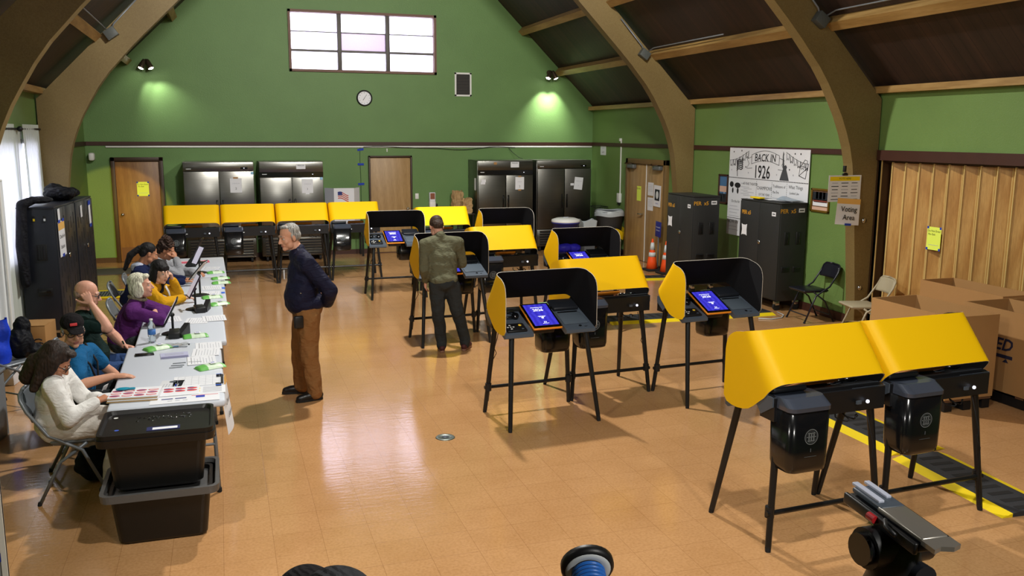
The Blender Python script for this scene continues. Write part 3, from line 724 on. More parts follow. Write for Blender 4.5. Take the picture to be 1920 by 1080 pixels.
# ---------------------------------------------------------------- things along the back wall
def fridge(x0, x1, label, face, header, panel, seam=.5):
    t = thing('refrigerator', label, 'refrigerator', ((x0 + x1) / 2, 18.72, 0), group='steel refrigerators along the back wall')
    w = x1 - x0; d = .74; yf = -.37
    b = MB(); b.box((0, .01, 1.06), (w, d - .02, 1.9), M_STEELD, .006); b.box((0, 0, 2.005), (w, d, .012), M_STEEL); b.build('cabinet', t)
    b = MB(); hz = 1.835 if not panel else 1.80
    b.box((0, yf - .012, (hz + 2.0) / 2), (w - .01, .03, 2.0 - hz), header, .004)
    if panel: b.box((0, yf - .016, 1.755), (w - .005, .03, .095), M_BLACKG); hz = 1.705
    else: b.box((w * .36, yf - .03, 1.885), (w * .1, .006, .04), M_BLACKG)
    b.box((w * .36 if not panel else w * .33, yf - .035, 1.886 if not panel else 1.755), (.02, .004, .012), M_SCRTXT); b.box((-w * .42, yf - .033, 1.875 if not panel else 1.76), (.09, .004, .014), M_REFL); b.build('header_panel', t)
    for s in (-1, 1):
        b = MB(); b.box((s * w / 4, yf - .025, (hz - .01 + .5) / 2), (w / 2 - .014, .05, hz - .01 - .5), face, .006); o = b.build('door', t)
        b = MB(); b.box((s * .055, yf - .056, 1.12), (.035, .016, .3), M_BLACKG, .006); b.build('handle', o)
    b = MB(); b.box((0, yf - .01, .31), (w - .02, .03, .36), M_STEELD, .004)
    for k in range(6): b.box((0, yf - .035, .16 + k * .055), (w - .14, .012, .022), M_BLACK); b.box((0, yf - .04, .183 + k * .055), (w - .14, .026, .014), M_STEEL)
    b.build('grille', t)
    for sx in (-1, 1):
        for yy in (-.28, .28):
            b = MB(); b.cyl((sx * (w / 2 - .1) - .02, yy, .055), (sx * (w / 2 - .1) + .02, yy, .055), .055, M_RUBBER, n=18); b.box((sx * (w / 2 - .1), yy, .1), (.06, .06, .03), M_STEELD); b.build('caster', t)
    return t
def note(name, label, cat, w, h, M, lines, m=M_PAPER, group=None, extra=None, thick=.002, lab=True):
    b = MB(); b.box((0, 0, thick / 2), (w, h, thick), m, M=M)
    for (tx, size, x, y, mm) in lines: b.text(tx, size, mm, M @ TR(x, y, thick + .0012))
    if extra: extra(b, M @ TR(0, 0, thick + .001))
    return tag(b.build(name), label, cat, group)
def facing_cam(x, y, z, roll=0): return TR(x, y, z) @ Matrix.Rotation(R(90), 4, 'X') @ Matrix.Rotation(R(roll), 4, 'Z')        # on a -Y facing surface
def facing_left(x, y, z, roll=0): return TR(x, y, z) @ Matrix.Rotation(R(-90), 4, 'Z') @ Matrix.Rotation(R(90), 4, 'X') @ Matrix.Rotation(R(roll), 4, 'Z')   # on a -X facing surface
def facing_right(x, y, z, roll=0): return TR(x, y, z) @ Matrix.Rotation(R(90), 4, 'Z') @ Matrix.Rotation(R(90), 4, 'X') @ Matrix.Rotation(R(roll), 4, 'Z')
FY = 18.35 - .056
fridge(-.71, .61, 'steel two door refrigerator beside the dark rear door, leftmost of four', M_STEEL, M_STEEL, False)
fridge(.71, 1.96, 'steel two door refrigerator with a shiny header, second from the left', M_STEEL, M_STEEL, True)
fridge(5.21, 6.46, 'steel refrigerator with brown paper bags at its side, third from the left', M_STEELD, M_STEELD, True)
fridge(6.56, 7.83, 'steel two door refrigerator in the right rear corner', M_STEELD, M_STEELD, False)
def note_lines(n): return lambda b, M: [b.box((0, .05 - .016 * k, 0), (.11 - .03 * (k % 2), .004, .0006), M_GREYINK, M=M) for k in range(n)]
note('paper_notice', 'white paper numbered 2 taped on the leftmost refrigerator door', 'notice', .22, .28, facing_cam(.26, FY - .002, 1.55), [('2', .06, 0, -.06, M_INK), ('CHECK-IN', .03, 0, .04, M_GREYINK)], group='notices on the refrigerators', extra=lambda b, M: b.box((0, .148, 0), (.09, .03, .001), M_CARD, M=M))
note('paper_notice', 'white paper numbered 1 taped on the refrigerator with the shiny header', 'notice', .22, .28, facing_cam(1.635, FY - .002, 1.52), [('1', .06, 0, -.06, M_INK), ('CHECK-IN', .03, 0, .04, M_GREYINK)], group='notices on the refrigerators', extra=lambda b, M: b.box((0, -.15, 0), (.07, .03, .001), M_PAPER, M=M))
note('paper_notice', 'white paper numbered 2 on the refrigerator beside the paper bags', 'notice', .2, .27, facing_cam(6.145, FY - .002, 1.52), [('2', .06, 0, -.07, M_INK), ('CHECK', .03, 0, .03, M_GREYINK)], group='notices on the refrigerators', extra=lambda b, M: [b.box((0, s * .145, 0), (.07, .03, .001), M_CARD, M=M) for s in (-1, 1)])
note('paper_notice', 'tilted white paper on the corner refrigerator', 'notice', .2, .27, facing_cam(7.52, FY - .002, 1.5, -6), [('1', .05, 0, -.05, M_GREYINK), ('CHECK-IN', .03, 0, .05, M_GREYINK)], group='notices on the refrigerators')
note('paper_label', 'white label on the shiny header of a refrigerator', 'label', .18, .1, facing_cam(1.52, FY + .02, 1.91), [('FREEZER', .035, 0, .02, M_INK)])
note('paper_label', 'white label on the header of the refrigerator beside the paper bags', 'label', .19, .12, facing_cam(6.04, FY + .02, 1.92), [('FREEZER', .035, 0, .03, M_INK)])
note('paper_label', 'pair of small white stickers on a refrigerator door beside the paper bags', 'label', .1, .06, facing_cam(5.33, FY - .002, 1.58), [], extra=lambda b, M: b.box((-.015, -.05, 0), (.1, .05, .001), M_PAPER, M=M))
note('paper_label', 'small white tag left of the tilted paper on the corner refrigerator', 'label', .08, .05, facing_cam(7.37, FY - .002, 1.48), [])
note('paper_label', 'small beige tag on the header of the refrigerator beside the paper bags', 'label', .07, .05, facing_cam(5.6, FY + .02, 1.95), [], m=M_CARD)
note('sticker', 'small light blue sticker on the leftmost refrigerator', 'sticker', .05, .05, facing_cam(.575, FY - .002, 1.79), [], m=mat('pale_blue', (150, 196, 226), .7), group='blue refrigerator stickers')
note('sticker', 'small light blue sticker on the refrigerator with the shiny header', 'sticker', .05, .05, facing_cam(1.915, FY - .002, 1.67), [], m=mat('pale_blue', (150, 196, 226), .7), group='blue refrigerator stickers')
# clipboard on the side of third refrigerator
note('hanging_papers', 'white papers hung on the side of the refrigerator by the paper bags', 'papers', .14, .26, TR(5.2, 18.5, 1.5) @ Matrix.Rotation(R(-90), 4, 'Z') @ Matrix.Rotation(R(90), 4, 'X'), [])
# clock
t = thing('wall_clock', 'round black rimmed wall clock on the green rear wall below the window', 'clock', (2.95, YB, 3.305))
F0 = Matrix.Rotation(R(90), 4, 'X')
b = MB(); b.lathe([(.165, 0), (.168, .02), (.155, .042), (.14, .04), (.138, .012), (0, .012)], M_BLACK, F0, 40); b.build('case', t)
b = MB(); b.disc(.139, mat('clock_face', (236, 238, 244), .6), F0 @ TR(0, 0, .0135), 40)
for k in range(1, 13):
    a = R(90 - 30 * k); b.text(str(k), .032, M_INK, F0 @ TR(.112 * math.cos(a), .112 * math.sin(a), .0145))
b.build('dial', t)
for ang, L, w in ((55, .1, .006), (236, .065, .009)):
    b = MB(); b.box((L / 2 - .01, 0, 0), (L, w, .002), M_INK, M=F0 @ TR(0, 0, .018) @ Matrix.Rotation(R(ang), 4, 'Z')); b.build('clock_hand', t)
# vent
t = thing('wall_vent', 'white framed wall vent with dark louvres right of the clock', 'vent', (5.105, YB, 3.63))
b = MB()
for x in (-.17, .17): b.box((x, -.012, 0), (.035, .024, .5), M_WHITE)
for z in (-.235, .235): b.box((0, -.012, z), (.375, .024, .035), M_WHITE)
b.build('frame', t)
b = MB(); b.box((0, -.003, 0), (.32, .004, .45), M_INK)
for k in range(14): b.box((0, -.01, -.21 + k * .0325), (.32, .004, .018), mat('vent_slat', (62, 58, 52), .6), M=IDN)
b.build('louvres', t)
# flood lamps
def flood(x, label):
    t = thing('flood_lamp', label, 'lamp', (x, YB, 3.93), group='twin flood lamps on the rear wall')
    b = MB(); b.lathe([(.055, 0), (.055, .03), (.03, .05), (0, .05)], M_TRIMD, F0, 18); b.tube([(0, -.04, 0), (0, -.1, .03), (0, -.16, .02)], .012, M_TRIMD); b.build('bracket', t)
    for s in (-1, 1):
        A, L = align((s * .025, -.17, .03), (s * .095, -.22, -.145))
        b = MB(); b.lathe([(0, 0), (.028, .0), (.04, .04), (.055, .15), (.062, .19), (.058, .19), (.05, .15)], mat('bronze_shade', (86, 74, 58), .35, metal=.7), A, 20); o = b.build('lamp_shade', t)
        b = MB(); b.lathe([(0, 0), (.03, .01), (.046, .03), (.052, .045), (.04, .062), (0, .07)], M_BULB, A @ TR(0, 0, .13), 18); b.build('bulb', o)
flood(-1.29, 'twin flood lamp with two shining bulbs by the left arch'); flood(7.1, 'twin flood lamp lighting the wall above the right rear refrigerators')
# raceway, hanging cable, tape
b = MB(); b.box((3.02, YB - .02, 2.29), (10.3, .035, .03), M_WHITE, .004); tag(b.build('cable_raceway'), 'long white cable raceway under the brown rail on the rear wall', 'raceway')
b = MB(); b.tube([(2.83, YB - .004, 2.27), (2.825, YB - .004, 2.0), (2.835, YB - .004, 1.6), (2.83, YB - .004, 1.2), (2.835, YB - .004, .01)], .006, mat('green_cable', (40, 70, 40), .6), 6)
tag(b.build('cable'), 'thin dark cable running down the rear wall under blue tape', 'cable')
b = MB(); b.tube([(2.9 + .2 * k, YB - .045, 2.285 + .012 * math.sin(k) - .05 * max(0, math.sin((k - 5) * .32))) for k in range(18)], .006, M_INK, 6); b.tube([(6.15, YB - .04, 2.26), (6.2, YB - .12, 2.18), (6.3, YB - .3, 2.06), (6.36, YB - .4, 2.03)], .006, M_INK, 6)
tag(b.build('cable'), 'black cable drooping below the white raceway to the refrigerators', 'cable')
for z, rr, lab in ((2.23, 8, 'top'), (1.92, 0, 'middle'), (1.5, 3, 'bottom')):
    note('tape_strip', '%s strip of blue masking tape on the rear wall cable' % lab, 'tape', .13, .045, facing_cam(2.84, YB, z, rr), [], m=M_BTAPE, group='blue tape strips', thick=.0125)
# small wall items
b = MB(); b.box((3.41, YB - .005, 2.215), (.022, .016, .07), M_WHITE, .003); tag(b.build('door_sensor'), 'small white sensor above the tan rear door', 'sensor')
t = thing('light_switch', 'white light switch beside the tan rear door', 'switch', (4.05, YB, 1.22)); b = MB(); b.box((0, -.006, 0), (.075, .012, .12), M_WHITE, .004); b.build('plate', t); b = MB(); b.box((0, -.015, 0), (.025, .01, .05), M_PAPER, .003); b.build('rocker', t)
t = thing('soap_dispenser', 'white wall dispenser with brown paper right of the light switch', 'dispenser', (4.38, YB + .003, 1.1)); b = MB(); b.box((0, -.05, .1), (.13, .1, .2), M_PAPER, .01); b.box((0, -.102, .12), (.1, .004, .13), mat('brown_print', (140, 84, 60), .7)); b.build('upper_box', t); b = MB(); b.box((0, -.06, -.09), (.14, .12, .2), M_WHITE, .02); b.build('lower_box', t)
b = MB(); b.box((4.475, YB - .02, 1.02), (.06, .04, .06), M_BLACK, .005); tag(b.build('wall_socket_box'), 'small black box on the rear wall by the dispenser', 'box')
t = thing('alarm_box', 'white alarm box on the rear wall by the left arch', 'alarm', (-2.38, YB + .003, 2.1)); b = MB(); b.box((0, -.1, 0), (.1, .2, .15), M_WHITE, .03); b.build('case', t)
# neon notices
def donot(M, label): return note('neon_notice', label, 'notice', .22, .28, M, [('Do Not Enter', .036, 0, .09, M_INK), ('No Exit', .036, -.035, .05, M_INK), ('ABCDEFGHIJ', .014, 0, -.075, M_GREYINK)] [:2], m=M_NEON, group='neon do not enter notices', extra=lambda b, M: [b.box((sx * .1, sy * .13, 0), (.03, .03, .0008), M_BTAPE, M=M) for sx in (-1, 1) for sy in (-1, 1)] + [b.box((0, -.08, 0), (.16, .005, .0006), M_GREYINK, M=M)])
donot(facing_cam(-1.5, YB - .03, 1.46), 'neon yellow notice on the dark rear door')
donot(facing_left(XR + .035, 8.61, 1.34), 'neon yellow notice taped on the folding partition')
# flag panel (cardboard screen) and bags, bins
t = thing('voting_screen', 'white cardboard voting screen with a flag behind the rear row of booths', 'screen', (2.42, 18.75, .62))
M_BLUE = mat('flag_blue', (46, 56, 120), .7); M_RED = mat('flag_red', (186, 52, 52), .7); M_FW = mat('flag_white', (226, 222, 216), .7)
b = MB(); b.box((0, 0, .41), (.42, .012, .82), M_PAPER); b.add([(-.21, 0, 0), (-.21, 0, .82), (-.38, .2, .82), (-.38, .2, 0)], [(0, 1, 2, 3)], M_GREYINK); b.add([(.21, 0, 0), (.21, 0, .82), (.36, .25, .82), (.36, .25, 0)], [(0, 1, 2, 3)], M_PAPER)
for k in range(7):
    b.grid(lambda u, v, k=k: (-.13 + .22 * u, -.008, .74 - .02 * k - .018 * v + .02 * math.sin(u * 5) - .05 * u), 8, 2, M_RED if k % 2 == 0 else M_FW)
b.grid(lambda u, v: (-.13 + .09 * u, -.0095, .745 - .075 * v + .02 * math.sin(u * 2) - .02 * u), 6, 3, M_BLUE); b.build('panel', t)
b = MB(); b.box((2.42, 18.86, .602), (.8, .45, .036), M_SLATED)
for sx in (-1, 1):
    for sy in (-.18, .18): b.box((2.42 + sx * .36, 18.86 + sy, .295), (.04, .04, .59), M_LEG)
tag(b.build('low_stand'), 'low dark stand holding the white cardboard voting screen', 'stand')
def bag_blob(name, label, cat, prims, m, vox=.01, noise=.004, nscale=16, loc=(0, 0, 0), rz=0, smooth=3, group=None):
    B = Blob()
    for p in prims:
        if len(p) == 2: B.ell(p[0], p[1], m)
        else: B.cap(*p[:4], m)
    o = B.build(name, None, vox, smooth, noise=noise, nscale=nscale); put(o, loc, rz); return tag(o, label, cat, group)
M_KRAFT = mat('kraft_paper', (172, 142, 98), .85, var=.1)
def crumple(name, label, w, d, h, loc, rz, seed):
    rr = random.Random(seed); b = MB()
    def fn(u, v):
        a = u * 2 * math.pi; sx = max(-1, min(1, 1.5 * math.cos(a))); sy = max(-1, min(1, 1.5 * math.sin(a)))
        j = .02 * math.sin(7 * a + 5 * v + seed) * (0.3 + v) + .012 * math.sin(19 * v + 3 * a)
        return (sx * (w / 2 + j) * (1 - .15 * v), sy * (d / 2 + j) * (1 - .3 * v), h * v + .02 * math.sin(3 * a + seed) * v)
    b.grid(fn, 28, 10, M_KRAFT, closed=True, smooth=False); b.box((0, 0, .004), (w * .9, d * .9, .006), M_KRAFT); o = b.build(name); put(o, loc, rz); return tag(o, label, 'paper bag', 'brown paper bags by the refrigerator')
b = MB(); b.box((4.97, 18.72, .43), (.4, .6, .03), M_STEELD, .004)
for sx in (-1, 1):
    for sy in (-1, 1): b.box((4.97 + sx * .17, 18.72 + sy * .26, .21), (.03, .03, .42), M_LEG)
b.box((4.97, 18.72, .86), (.4, .6, .03), M_STEELD, .004)
for sx in (-1, 1):
    for sy in (-1, 1): b.box((4.97 + sx * .17, 18.72 + sy * .26, .64), (.03, .03, .44), M_LEG)
tag(b.build('side_shelf'), 'dark shelf beside the third refrigerator carrying brown paper bags', 'shelf')
crumple('paper_bag', 'tall crumpled brown paper bag against the rear wall', .22, .2, .46, (4.9, 18.86, .876), 4, 1)
crumple('paper_bag', 'lower crumpled brown paper bag leaning in front of the tall one', .2, .2, .32, (5.03, 18.54, .876), -8, 4)
def bin_round(name, label, cat, r0, r1, h, m, loc, liner=None):
    t = thing(name, label, cat, loc); b = MB(); b.lathe([(0, 0), (r0, 0), (r1, h), (r1 + .025, h + .0), (r1 + .025, h + .03), (r1 - .01, h + .03), (r0 - .01, .03), (0, .03)], m, n=32); b.build('bin_body', t)
    if liner:
        b = MB(); b.grid(lambda u, v: ((r1 + .032 + .008 * math.sin(u * 38) * v - .04 * max(0, v - .6)) * math.cos(u * 2 * math.pi), (r1 + .032 + .008 * math.sin(u * 38) * v - .04 * max(0, v - .6)) * math.sin(u * 2 * math.pi), h - .06 + .12 * v + .01 * math.sin(u * 25)), 60, 6, liner, closed=True); b.build('bin_liner', t)
    return t
M_BINL = mat('clear_bin_liner', (176, 184, 188), .35, bump=.4, bscale=20)
t = bin_round('trash_can', 'large grey trash can with clear liner in the right rear corner', 'trash can', .24, .29, .78, mat('grey_bin', (84, 88, 92), .5), (7.86, 17.35, .14), M_BINL)
b = MB(); b.lathe([(.02, 0), (.3, 0), (.3, .06), (.26, .06), (.26, .02), (.02, .02)], M_BLACK, TR(0, 0, -.06)); b.build('dolly', t)
for k in range(4):
    a = R(45 + 90 * k); b = MB(); b.cyl((.24 * math.cos(a) - .012, .24 * math.sin(a), -.105), (.24 * math.cos(a) + .012, .24 * math.sin(a), -.105), .035, M_RUBBER, n=14); b.cyl((.24 * math.cos(a), .24 * math.sin(a), -.1), (.24 * math.cos(a), .24 * math.sin(a), -.055), .01, M_CHROME); b.build('caster', t)
b = MB(); M_CADDY = mat('yellow_caddy', (232, 196, 20), .5)
b.grid(lambda u, v: ((.315 + .02 * v) * math.cos(math.pi * (.95 + 1.1 * u)), (.315 + .02 * v) * math.sin(math.pi * (.95 + 1.1 * u)), .26 + .16 * v + .05 * math.cos(u * 4 * math.pi)), 30, 4, M_CADDY); b.build('tool_caddy', t)
t = bin_round('recycling_bin', 'blue bin with a white lid in front of the corner refrigerator', 'bin', .22, .27, .76, mat('deep_blue_bin', (40, 44, 120), .45), (6.72, 17.0, 0))
b = MB(); b.lathe([(.29, .78), (.3, .8), (.29, .84), (.2, .87), (0, .875)], M_WHITE, n=32); b.box((0, 0, .88), (.12, .03, .02), M_GREYINK, .005); b.build('bin_lid', t)
t = thing('waste_basket', 'small grey bin with a clear liner beside the corner refrigerator', 'bin', (7.32, 17.25, 0))
b = MB(); b.prism([(-.12, -.12), (.12, -.12), (.12, .12), (-.12, .12)], .7, mat('grey_bin', (84, 88, 92), .5)); b.build('bin_body', t)
b = MB(); b.grid(lambda u, v: ((.135 + .02 * v) * max(-1, min(1, 1.4 * math.cos(u * 6.283))), (.135 + .02 * v) * max(-1, min(1, 1.4 * math.sin(u * 6.283))), .58 + .2 * v + .03 * math.sin(u * 18)), 40, 5, M_BINL, closed=True); b.build('bin_liner', t)
t = thing('wire_basket', 'dark wire basket standing at the right of the corner refrigerator', 'basket', (8.0, 18.3, 0))
b = MB()
for k in range(9):
    b.cyl((-.16 + .04 * k, -.2, .1), (-.16 + .04 * k, -.2, .98), .004, M_SLATED, n=6); b.cyl((-.16 + .04 * k, .2, .1), (-.16 + .04 * k, .2, .98), .004, M_SLATED, n=6)
for z in (.1, .4, .7, .98): b.tube([(-.16, -.2, z), (.16, -.2, z), (.16, .2, z), (-.16, .2, z)], .006, M_SLATED, 6, closed=True)
for sx in (-1, 1):
    for sy in (-1, 1): b.cyl((sx * .16, sy * .2, 0), (sx * .16, sy * .2, .12), .01, M_SLATED, n=8)
b.build('wire_frame', t)
# ---------------------------------------------------------------- cabinets
def cabinet(name, label, loc, rz, body, h=1.6, w=.44, L=1.0, z0=.14, door_slots=False, group=None, gold=True):
    """doors on the local -x face, end panel with grips on the local -y face"""
    t = thing(name, label, 'cabinet', loc, rz, group)
    b = MB(); b.box((0, 0, (h + z0) / 2), (w, L, h - z0 - .02), body, .004); b.box((0, 0, h - .008), (w + .02, L + .02, .016), body, .005); b.build('shell', t)
    for k in (0, 1):
        b = MB(); yc = L / 4 if k == 0 else -L / 4
        b.box((-w / 2 - .008, yc, (h + z0) / 2), (.018, L / 2 - .008, h - z0 - .05), body, .003)
        if door_slots:
            for i in range(5):
                for j in range(3): b.box((-w / 2 - .018, yc - .13 + .13 * j + .03 * (i % 2), h - .25 - i * .27 - .06 * j), (.002, .022, .16), M_INK)
        o = b.build('door', t)
        if k == 1:
            b = MB(); F = TR(-w / 2 - .018, .0 - .03, .98) @ Matrix.Rotation(R(-90), 4, 'Y'); b.lathe([(.032, 0), (.032, .01), (.024, .016), (0, .016)], M_CHROME, F, 20); b.box((0, 0, .02), (.008, .03, .008), M_CHROME, M=F); b.build('lock', o)
    for x in (-.1, .1):
        b = MB(); b.box((x, -L / 2 - .004, 1.08), (.085, .012, .19), M_BLACK, .006); b.box((x + .012, -L / 2 - .012, 1.08), (.02, .01, .15), M_BLACKG, .004); b.build('grip', t)
        b = MB(); b.box((x, -L / 2 - .004, .62), (.14, .012, .085), M_BLACK, .006); b.box((x, -L / 2 - .014, .64), (.12, .014, .016), M_BLACKG, .004); b.build('grip', t)
    for sx in (-1, 1):
        for sy in (-1, 1):
            b = MB(); x, y = sx * (w / 2 - .06), sy * (L / 2 - .08); b.cyl((x, y - .018, .055), (x, y + .018, .055), .055, M_RUBBER, n=18); b.box((x, y, .11), (.07, .07, .06), M_CHROME, .006); b.build('caster', t)
    if gold:
        b = MB(); b.text('PER x5', .085, M_GOLD, facing_left(-w / 2 - .0185, L * .33, h - .2), bold=.02); b.build('stencil', t); b = MB(); b.text('PER  x5', .085, M_GOLD, facing_cam(-.1, -L / 2 - .0015, h - .12), bold=.02); b.build('stencil', t)
        b = MB(); b.box((0, 0, 0), (.1, .06, .002), M_PAPER, M=facing_left(-w / 2 - .0185, -L * .36, h - .17)); b.box((0, 0, .0015), (.06, .014, .0006), M_INK, M=facing_left(-w / 2 - .0185, -L * .36, h - .17))
        b.build('label_sticker', t); b = MB(); b.box((0, 0, 0), (.1, .06, .002), M_PAPER, M=facing_cam(.13, -L / 2 - .002, h - .11)); b.box((0, 0, .0015), (.07, .014, .0006), M_INK, M=facing_cam(.13, -L / 2 - .002, h - .11)); b.build('label_sticker', t)
        b = MB(); b.prism([(-.075, -.09), (-.04, -.075), (.04, -.075), (.075, -.09), (.065, 0), (.075, .09), (.03, .075), (-.04, .075), (-.075, .09), (-.06, 0)], .001, M_PAPER, facing_left(-w / 2 - .0185, L * .37, h - .47)); b.build('torn_paper', t)
    return t
cabinet('storage_cabinet', 'charcoal steel cabinet on casters behind the orange cone', (7.46, 13.1, 0), -2, M_CABG, w=.46, L=.92, group='charcoal cabinets by the right wall')
cabinet('storage_cabinet', 'charcoal steel cabinet on casters with papers on top, left of the black folding chair', (7.93, 11.52, 0), 0, M_CABG, w=.45, L=1.04, group='charcoal cabinets by the right wall')
b = MB()
for k, (x, y, w, h, rz, m) in enumerate([(7.9, 11.85, .22, .3, 10, M_PAPER), (7.9, 11.7, .2, .32, 6, M_INK), (7.93, 11.55, .21, .28, -8, M_PAPER), (7.97, 11.2, .24, .34, 14, M_GREYINK)]): b.box((x, y, 1.605 + .004 * k), (w, h, .006), m, rz=rz)
tag(b.build('paper_stack', ), 'loose papers and folders lying on top of a charcoal cabinet', 'papers')
b = MB(); b.box((7.76, 11.7, 1.634), (.1, .26, .025), M_PYEL, .01); tag(b.build('envelope'), 'yellow envelope on top of a charcoal cabinet', 'envelope')
b = MB(); b.grid(lambda u, v: (7.85 + .25 * u, 11.05 + .3 * v, 1.628 + .05 * math.sin(u * 3) * v), 8, 8, mat('plastic_sleeve', (150, 165, 180), .25)); tag(b.build('plastic_sleeve', fixn=False), 'grey blue plastic sleeve curling on a charcoal cabinet', 'sleeve')
# left cabinets (door face towards the room = local -x, so turned 180 about z; grips face the camera)
def left_cab(label, loc, rz):
    t = thing('storage_cabinet', label, 'cabinet', loc, rz, 'black cabinets behind the check-in tables'); w, L, h, z0 = .41, 1.0, 1.66, .1
    b = MB(); b.box((0, 0, (h + z0) / 2), (w, L, h - z0 - .02), M_CABB, .004); b.box((0, 0, h - .008), (w + .02, L + .015, .016), M_CABB, .005); b.build('shell', t)
    for k in (0, 1):
        yc = (k - .5) * L / 2; b = MB(); b.box((w / 2 + .008, yc, (h + z0) / 2), (.018, L / 2 - .008, h - z0 - .05), M_CABB, .003)
        for i in range(5):
            for j in range(3): b.box((w / 2 + .018, yc - .14 + .14 * j, h - .3 - i * .26 + .045 * j), (.002, .022, .15), M_INK)
        o = b.build('door', t)
        if k: b = MB(); F = TR(w / 2 + .018, .04, 1.0) @ Matrix.Rotation(R(90), 4, 'Y'); b.lathe([(.032, 0), (.032, .01), (.024, .016), (0, .016)], M_CHROME, F, 20); b.build('lock', o)
    b = MB(); b.box((.04, -L / 2 - .004, 1.1), (.12, .012, .2), M_BLACK, .006)
    for dx in (-.03, 0, .03): b.box((.04 + dx, -L / 2 - .012, 1.1), (.012, .008, .16), M_SLATED)
    b.build('grip', t)
    b = MB(); b.box((.04, -L / 2 - .004, .6), (.17, .012, .1), M_BLACK, .006); b.box((.04, -L / 2 - .014, .61), (.14, .014, .03), M_BLACKG, .004); b.build('grip', t)
    for x in (-.02, .1):
        b = MB(); b.box((x, -L / 2 - .003, h - .14), (.035, .006, .07), M_INK, .003); b.box((x, -L / 2 - .007, h - .155), (.022, .002, .03), M_PYEL if x < 0 else M_REFL); b.build('cable_hole', t)
    for sx in (-1, 1):
        for sy in (-1, 1): b = MB(); x, y = sx * (w / 2 - .06), sy * (L / 2 - .08); b.cyl((x, y - .018, .045), (x, y + .018, .045), .045, M_RUBBER, n=18); b.box((x, y, .09), (.07, .07, .04), M_CHROME); b.build('caster', t)
    return t
left_cab('black steel cabinet with a check-in station sign, nearest on the left', (-2.16, 12.63, 0), -4.5)
left_cab('black steel cabinet farther back on the left with a blue taped strip', (-2.075, 13.66, 0), -4.5)
def on_left_face(x, y, z, roll=0): return Matrix.Translation((x, y, z)) @ Matrix.Rotation(R(85.5), 4, 'Z') @ Matrix.Rotation(R(90), 4, 'X') @ Matrix.Rotation(R(roll), 4, 'Z')
note('paper_sign', 'white and orange Check-in Station sign on the black cabinet', 'sign', .3, .44, on_left_face(-1.952, 12.31, 1.25, 2), [('Check-in', .07, 0, .03, M_INK), ('Station', .07, 0, -.1, M_INK)], extra=lambda b, M: [b.box((0, .165, 0), (.3, .1, .0008), mat('sign_orange', (226, 178, 96), .7), M=M), b.box((-.09, .225, .0004), (.1, .04, .0008), M_BTAPE, M=M), b.box((.1, .225, .0004), (.1, .04, .0008), M_BTAPE, M=M), b.box((0, -.21, .0004), (.1, .04, .0008), M_BTAPE, M=M)], thick=.004)
note('torn_paper', 'torn white paper above the check-in station sign', 'paper', .1, .2, on_left_face(-1.957, 12.24, 1.53, 4), [], group='torn papers on the black cabinets')
note('torn_paper', 'torn white paper on the farther black cabinet', 'paper', .1, .16, on_left_face(-1.863, 13.42, 1.5, 3), [], group='torn papers on the black cabinets')
note('paper_strip', 'white strip under blue tape on the farther black cabinet', 'paper', .11, .34, on_left_face(-1.824, 13.92, 1.42, 3), [], extra=lambda b, M: [b.box((0, .16, 0), (.15, .06, .0008), M_BTAPE, M=M), b.box((0, -.16, 0), (.12, .05, .0008), M_BTAPE, M=M)])
M_JKT = cloth('black_nylon', (26, 27, 32), .5, 14, .55)
bag_blob('jacket', 'black jacket bundled on top of the black cabinets', 'jacket', [((0, 0, .05), (.2, .26, .09)), ((-.08, .12, .09), (.13, .16, .09)), ((.08, -.1, .06), (.14, .18, .08)), ((.1, .2, .05), (.12, .12, .07))], M_JKT, loc=(-2.1, 13.35, 1.70), noise=.006)
bag_blob('coat', 'black coat draped over the corner of the near black cabinet', 'coat', [((0, 0, .045), (.16, .18, .045)), ((-.16, -.2, 0), .06, (-.19, -.23, -.5), .07, M_JKT), ((-.19, -.23, -.5), .07, (-.18, -.23, -.95), .06, M_JKT), ((-.05, -.1, .05), .05, (-.14, -.2, .01), .06, M_JKT)], M_JKT, loc=(-2.17, 12.27, 1.695), noise=.0)
# ---------------------------------------------------------------- curtains, flag
t = thing('curtain', 'pale grommet curtain on a rod over the left window', 'curtain', (0, 0, 0))
def curtain(y0, y1, z0, z1, amp, n, x=-2.455, flare=0):
    b = MB()
    def fn(u, v): 
        a = u * n * 2 * math.pi; yy = y0 + (y1 - y0) * u
        return (x + amp * math.sin(a) * (.7 + .5 * v) + .01 * math.sin(3 * v + 5 * u), yy + flare * v * (u - .5) + .02 * math.sin(a * .5) * v, z1 + (z0 - z1) * v)
    b.grid(fn, n * 10 + 1, 10, M_CURT); return b
curtain(10.9, 12.75, .12, 2.67, .022, 11).build('curtain_panel', t); curtain(12.6, 13.3, .12, 2.6, .01, 3, x=-2.478).build('sheer_panel', t); curtain(13.2, 14.36, .12, 2.67, .022, 9).build('curtain_panel', t)
b = MB(); b.cyl((-2.455, 10.85, 2.61), (-2.455, 14.4, 2.61), .014, M_BLACK); b.ball((-2.455, 10.98, 2.61), .03, M_BLACK)
for y in (11.05, 12.85, 14.3): b.cyl((-2.5, y, 2.61), (-2.455, y, 2.61), .012, M_BLACK); b.ball((-2.42, y, 2.61), .035, M_BLACK) if y == 12.85 else None
b.build('curtain_rod', t)
t = thing('flag', 'flag with stars and stripes hanging on a pole at the left edge', 'flag', (-2.41, 9.75, 0), 0)
b = MB(); b.cyl((0, 0, .03), (0, 0, 2.2), .014, M_GOLD); b.lathe([(0, 0), (.085, 0), (.08, .03), (.03, .05), (0, .05)], M_GOLD); b.ball((0, 0, 2.22), .03, M_GOLD); b.build('pole', t)
b = MB()
